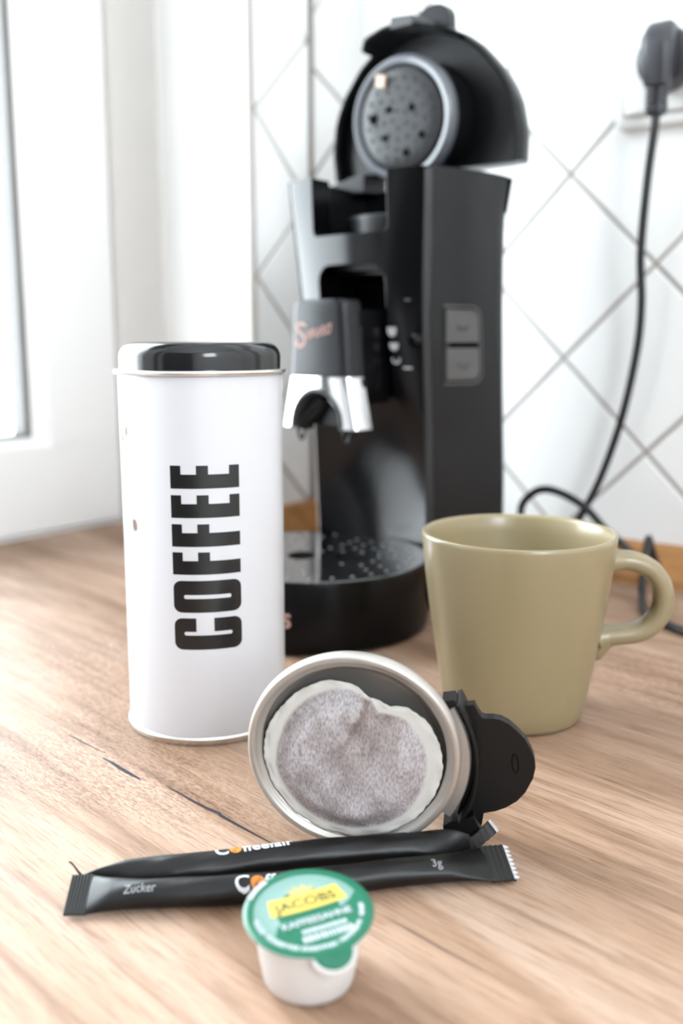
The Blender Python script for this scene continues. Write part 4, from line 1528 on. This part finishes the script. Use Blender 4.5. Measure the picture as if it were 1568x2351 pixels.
def stick_logo(root, surf, tot, t0, y0, size):
    """word 'Coffeefair' whose o is an orange coffee bean"""
    stick_text(root, surf, tot, 'C', t0, y0, size * 1.08, M['white_ink'], 'logo_letter', bold=0.00012)
    x = 0.80 * size
    rbn = 0.33 * size
    cx = x + rbn
    P = [surf(t0 + (cx + rbn * math.cos(a)) / tot, y0 + rbn * 0.95 + rbn * math.sin(a) * 1.05, 0.0002) for a in np.linspace(0, 2 * PI, 26, endpoint=False)]
    c = surf(t0 + cx / tot, y0 + rbn * 0.95, 0.00025)
    b = link('logo_bean', mesh_from('logo_bean', P + [c], [(i, (i + 1) % 26, 26) for i in range(26)]), M['orange'], root)
    Q = []
    for s in np.linspace(-0.85, 0.85, 9):
        for w_ in (-0.07, 0.07):
            Q.append(surf(t0 + (cx + rbn * (0.45 * s + 0.18 * math.sin(3.4 * s) + w_)) / tot, y0 + rbn * (0.95 + 0.95 * s), 0.00034))
    link('bean_crease', mesh_from('bean_crease', Q, [(2 * i, 2 * i + 1, 2 * i + 3, 2 * i + 2) for i in range(8)]), M['brown'], b)
    stick_text(root, surf, tot, 'ffeefair', t0 + (cx + rbn * 1.12) / tot, y0, size, M['white_ink'], 'logo_text', bold=0.00010)


axis = [(-.0920, .3020, .0045), (-.0815, .3023, .0046), (-.0550, .3030, .0049), (-.0270, .3060, .0049), (.0000, .3110, .0049), (.0275, .3170, .0049), (.0500, .3215, .0045), (.0612, .3235, .0042)]
secs = [(0, .0078, .0006, 22), (0.045, .0078, .0007, 22), (0.055, .0075, .0014, 22), (0.09, .0066, .0033, 18), (0.16, .0054, .0043, 8), (0.3, .0050, .0047, 4), (0.72, .0050, .0047, 2), (0.84, .0058, .0040, 10), (0.92, .0072, .0015, 18), (0.935, .0076, .0007, 20), (1, .0078, .0006, 20)]
root, frame, section, surf, tot, hw, ht = stick('sugar_stick', axis, secs, 'black paper sugar stick in front, lying flat with Zucker printed on it, behind the creamer', 'sugar sticks')
link('sleeve', MB().rings([section(t, 28, 0.03) for t in np.linspace(0.046, 0.94, 70)]).mesh('sleeve', True, 60), M['black_stick'], root)
crimp(root, frame, 0.0, 0.048, 0.0078)
crimp(root, frame, 0.935, 0.994, 0.0078, ribs=5)
torn_edge(root, frame, 0.994, 0.0076, 0.0014)
stick_text(root, surf, tot, 'Zucker', 0.125, -0.0034, 0.0044, M['dim_ink'], 'printed_word', aspect=0.82)
stick_text(root, surf, tot, '3g', 0.800, -0.0032, 0.0042, M['dim_ink'], 'printed_weight')
stick_logo(root, surf, tot, 0.360, -0.0046, 0.0068)

axis = [(-.0905, .3118, .0040), (-.0830, .3118, .0050), (-.0650, .3150, .0056), (-.0440, .3187, .0056), (-.0090, .3268, .0056), (.0200, .3312, .0056), (.0350, .3325, .0058), (.0470, .3345, .0052), (.0530, .3390, .0066), (.0585, .3445, .0086)]
secs = [(0, .0016, .0008, 80), (0.04, .0034, .0012, 80), (0.10, .0050, .0030, 60), (0.2, .0054, .0048, 30), (0.5, .0055, .0050, 10), (0.76, .0055, .0048, 10), (0.82, .0056, .0036, 50), (0.87, .0056, .0012, 82), (0.90, .0038, .0007, 84), (0.95, .0026, .0006, 66), (1, .0026, .0006, 40)]
root, frame, section, surf, tot, hw, ht = stick('sugar_stick', axis, secs, 'black paper sugar stick behind, with curled up right end, lying against the pod holder', 'sugar sticks')
link('sleeve', MB().rings([section(t, 28, 0.03) for t in np.linspace(0.0, 0.90, 70)]).mesh('sleeve', True, 60), M['black_stick'], root)
crimp(root, frame, 0.89, 0.985, 0.0026, ribs=5)
torn_edge(root, frame, 0.985, 0.0026, 0.0012)
tw = MB()
off = root.location
tw.tube([Vector(p) - off for p in ((-.0890, .3118, .0045), (-.0915, .3130, .0070), (-.0935, .3140, .0092))], [0.0007, 0.0004, 0.0003], 6)
tw.add([Vector(p) - off for p in ((-.0925, .3135, .0080), (-.0950, .3141, .0098), (-.0938, .3137, .0102), (-.0930, .3142, .0086))], [(0, 1, 2, 3)])
link('loose_corner', tw.mesh('loose_corner', False), M['crimp'], root)
stick_logo(root, surf, tot, 0.300, 0.0006, 0.0066)
stick_text(root, surf, tot, '3g', 0.735, 0.0030, 0.0040, M['dim_ink'], 'printed_weight')

# ================================================================== CREAMER
CX, CY = -0.00974, 0.26458
cre = empty('creamer_cup', 'small white coffee creamer cup with a green printed foil lid', 'creamer', Vector((CX, CY, 0)))
TI = 0.1247
LC = Vector((0, 0, 0.0220))
LM = Matrix.Translation(LC) @ Matrix.Rotation(TI, 4, 'X')
RR = []
n = 64
for k, (r, z) in enumerate([(0.0095, 0.0012), (0.0108, 0.0006), (0.0120, 0.0), (0.0129, 0.0005), (0.0136, 0.0022), (0.0146, 0.0080), (0.0155, 0.0145), (0.0159, 0.0178)]):
    f = z / 0.0200
    ring = []
    for i in range(n):
        a = 2 * PI * i / n
        zz_ = z + f * f * math.sin(TI) * r * math.sin(a)
        ring.append((r * math.cos(a), r * math.sin(a), zz_))
    RR.append(ring)
for r, d in ((0.0162, -0.0010), (0.0188, -0.0009), (0.0191, -0.0005), (0.0190, -0.0001)):
    RR.append([LM @ Vector((r * math.cos(2 * PI * i / n), r * math.sin(2 * PI * i / n), d)) for i in range(n)])
cupb = link('cup', MB().rings(RR).mesh('cup', True, 40), M['cup'], cre)
TA = math.radians(-66)                                # direction of the pull tab
# white rim tab under the foil tab
def tab_poly(hwid, length, r0=0.0178):
    P = [(r0, -hwid)]
    P += [(r0 + length - hwid * 0.9 + hwid * 0.9 * math.cos(a), hwid * math.sin(a)) for a in np.linspace(-PI / 2, PI / 2, 13)]
    P += [(r0, hwid)]
    return P


def bend(x, y, z):                                    # tab drops past the rim
    over = max(0, x - 0.0188)
    c, s = math.cos(TA), math.sin(TA)
    x2 = x - over * 0.12
    return LM @ Vector((x2 * c - y * s, x2 * s + y * c, z - over * 0.36))


def tab(hwid, length, z0, z1):
    P = tab_poly(hwid, length)
    b = MB()
    pts2 = []
    m = len(P)
    for i in range(m):
        a, q = P[i], P[(i + 1) % m]
        kk = max(1, int(math.hypot(q[0] - a[0], q[1] - a[1]) / 0.0008))
        for t in range(kk):
            pts2.append((a[0] + (q[0] - a[0]) * t / kk, a[1] + (q[1] - a[1]) * t / kk))
    cxm = 0.0205
    V = [bend(x, y, z0) for x, y in pts2] + [bend(x, y, z1) for x, y in pts2] + [bend(cxm, 0, z0), bend(cxm, 0, z1)]
    k = len(pts2)
    F = []
    for i in range(k):
        j = (i + 1) % k
        F += [(i, j, k + j, k + i), (2 * k, j, i), (2 * k + 1, k + i, k + j)]
    b.add(V, F)
    return b


link('cup_tab', tab(0.0066, 0.0066, -0.0009, -0.0002).mesh('cup_tab', False), M['cup'], cre)
foil = MB().lathe([(0.0, 0.0), (0.0191, 0.0), (0.01935, 0.0002), (0.0191, 0.0004), (0.0175, 0.00055), (0.0165, 0.0004), (0.0, 0.0004)], 96)
foil.V = [LM @ v for v in foil.V]
fo = link('foil_lid', foil.mesh('foil_lid'), M['green'], cre)
link('foil_tab', tab(0.0057, 0.0058, 0.0001, 0.0005).mesh('foil_tab', False), M['green'], fo)


def lidp(x, y, z): return LM @ Vector((x, y, 0.00045 + z))


def lid_print(name, polys, m, lift=0.0):
    b = MB()
    for P in polys:
        b.prism(P, lift, lift + 0.00005, lidp)
    return link(name, b.mesh(name, False), m, fo)


def arc_band(r0, r1, a0, a1, n=16):
    P = [(r1 * math.cos(a), r1 * math.sin(a)) for a in np.linspace(math.radians(a0), math.radians(a1), n)]
    return P + [(r0 * math.cos(a), r0 * math.sin(a)) for a in np.linspace(math.radians(a1), math.radians(a0), n)]


# halo of pale radial strokes round the upper half
strokes = []
for a in np.arange(12, 214, 3.1):
    q = []
    for r, w_ in ((0.0096, 1.15), (0.0118, 1.05), (0.0140, 0.95), (0.0162, 0.85)):
        sw = (r - 0.0096) * 3400
        q.append((r, a + sw, w_))
    strokes.append([(r * math.cos(math.radians(b - w_)), r * math.sin(math.radians(b - w_))) for r, b, w_ in q] + [(r * math.cos(math.radians(b + w_)), r * math.sin(math.radians(b + w_))) for r, b, w_ in q[::-1]])
hs_ = lid_print('halo_print', strokes, M['mint'])
hs_['kind'] = 'stuff'
lid_print('rim_print', [arc_band(0.0176, 0.0192, 137, 166)], M['foil_white'], 0.0002)
# small ring of lettering, too small to read: short marks
ring = []
for a0, a1 in ((195, 219), (222, 262), (265, 303), (307, 345), (352, 372)):
    a = a0
    while a < a1:
        w_ = rr.choice((2.2, 3.0, 3.6))
        ring.append(arc_band(0.0150, 0.0150 + rr.choice((0.0013, 0.0016)), a, min(a1, a + w_), 4))
        a += w_ + 0.9
lid_print('ring_print', ring, M['foil_white'])
c20, s20 = math.cos(math.radians(23)), math.sin(math.radians(23))


def rot(x, y, cx, cy, k=(c20, s20)): return (cx + x * k[0] - y * k[1], cy + x * k[1] + y * k[0])


# yellow banner with swallow-cut ends
bw, bh = 0.0122, 0.0036
ban = []
for x in np.linspace(-1, 1, 15):
    ban.append((x * bw, -bh - 0.0006 * (1 - x * x) * 1.0))
for x in np.linspace(1, -1, 15):
    ban.append((x * (bw - 0.0012), bh - 0.0004 * (1 - x * x)))
ban = [rot(x, y, -0.0010, 0.0044) for x, y in ban]
lid_print('banner', [ban], M['yellow'], 0.00006)
crown = [(-0.0034, 0.0), (0.0034, 0.0), (0.0042, 0.0030), (0.0022, 0.0022), (0.0014, 0.0044), (0.0, 0.0026), (-0.0014, 0.0044), (-0.0022, 0.0022), (-0.0042, 0.0030)]
lid_print('crown', [[rot(x, y + 0.0028, -0.0010, 0.0044) for x, y in crown]], M['gold'], 0.00012)


def lid_text(body_, size, cx, cy, m, name, bold=0.0, k=(c20, s20), lift=0.00014, aspect=1.0):
    def f(x, y, z):
        a, b = rot(x * aspect, y, cx, cy, k)
        return lidp(a, b, lift + z)
    return link(name, text_mesh(body_, size, f, 0.00002, bold=bold, align='CENTER'), m, fo)


lid_text('JACOBS', 0.0053, -0.0003, 0.0022, M['olive_ink'], 'banner_text', 0.0001, aspect=1.05)
lid_text('KAFFEESAHNE', 0.0036, 0.0030, -0.0046, M['foil_white'], 'product_text', 0.00007, aspect=0.95)
for (cx, cy, L_, hh) in ((0.0052, -0.0076, 0.0135, 0.0017), (0.0064, -0.0107, 0.0150, 0.0024)):
    ln = []
    x = -L_ / 2
    while x < L_ / 2:
        w_ = rr.choice((0.0007, 0.0011, 0.0014))
        ln.append([rot(a, b, cx, cy) for a, b in ((x, 0), (x + w_, 0), (x + w_, hh), (x, hh))])
        x += w_ + 0.0004
    lid_print('small_print', ln, M['foil_white'])
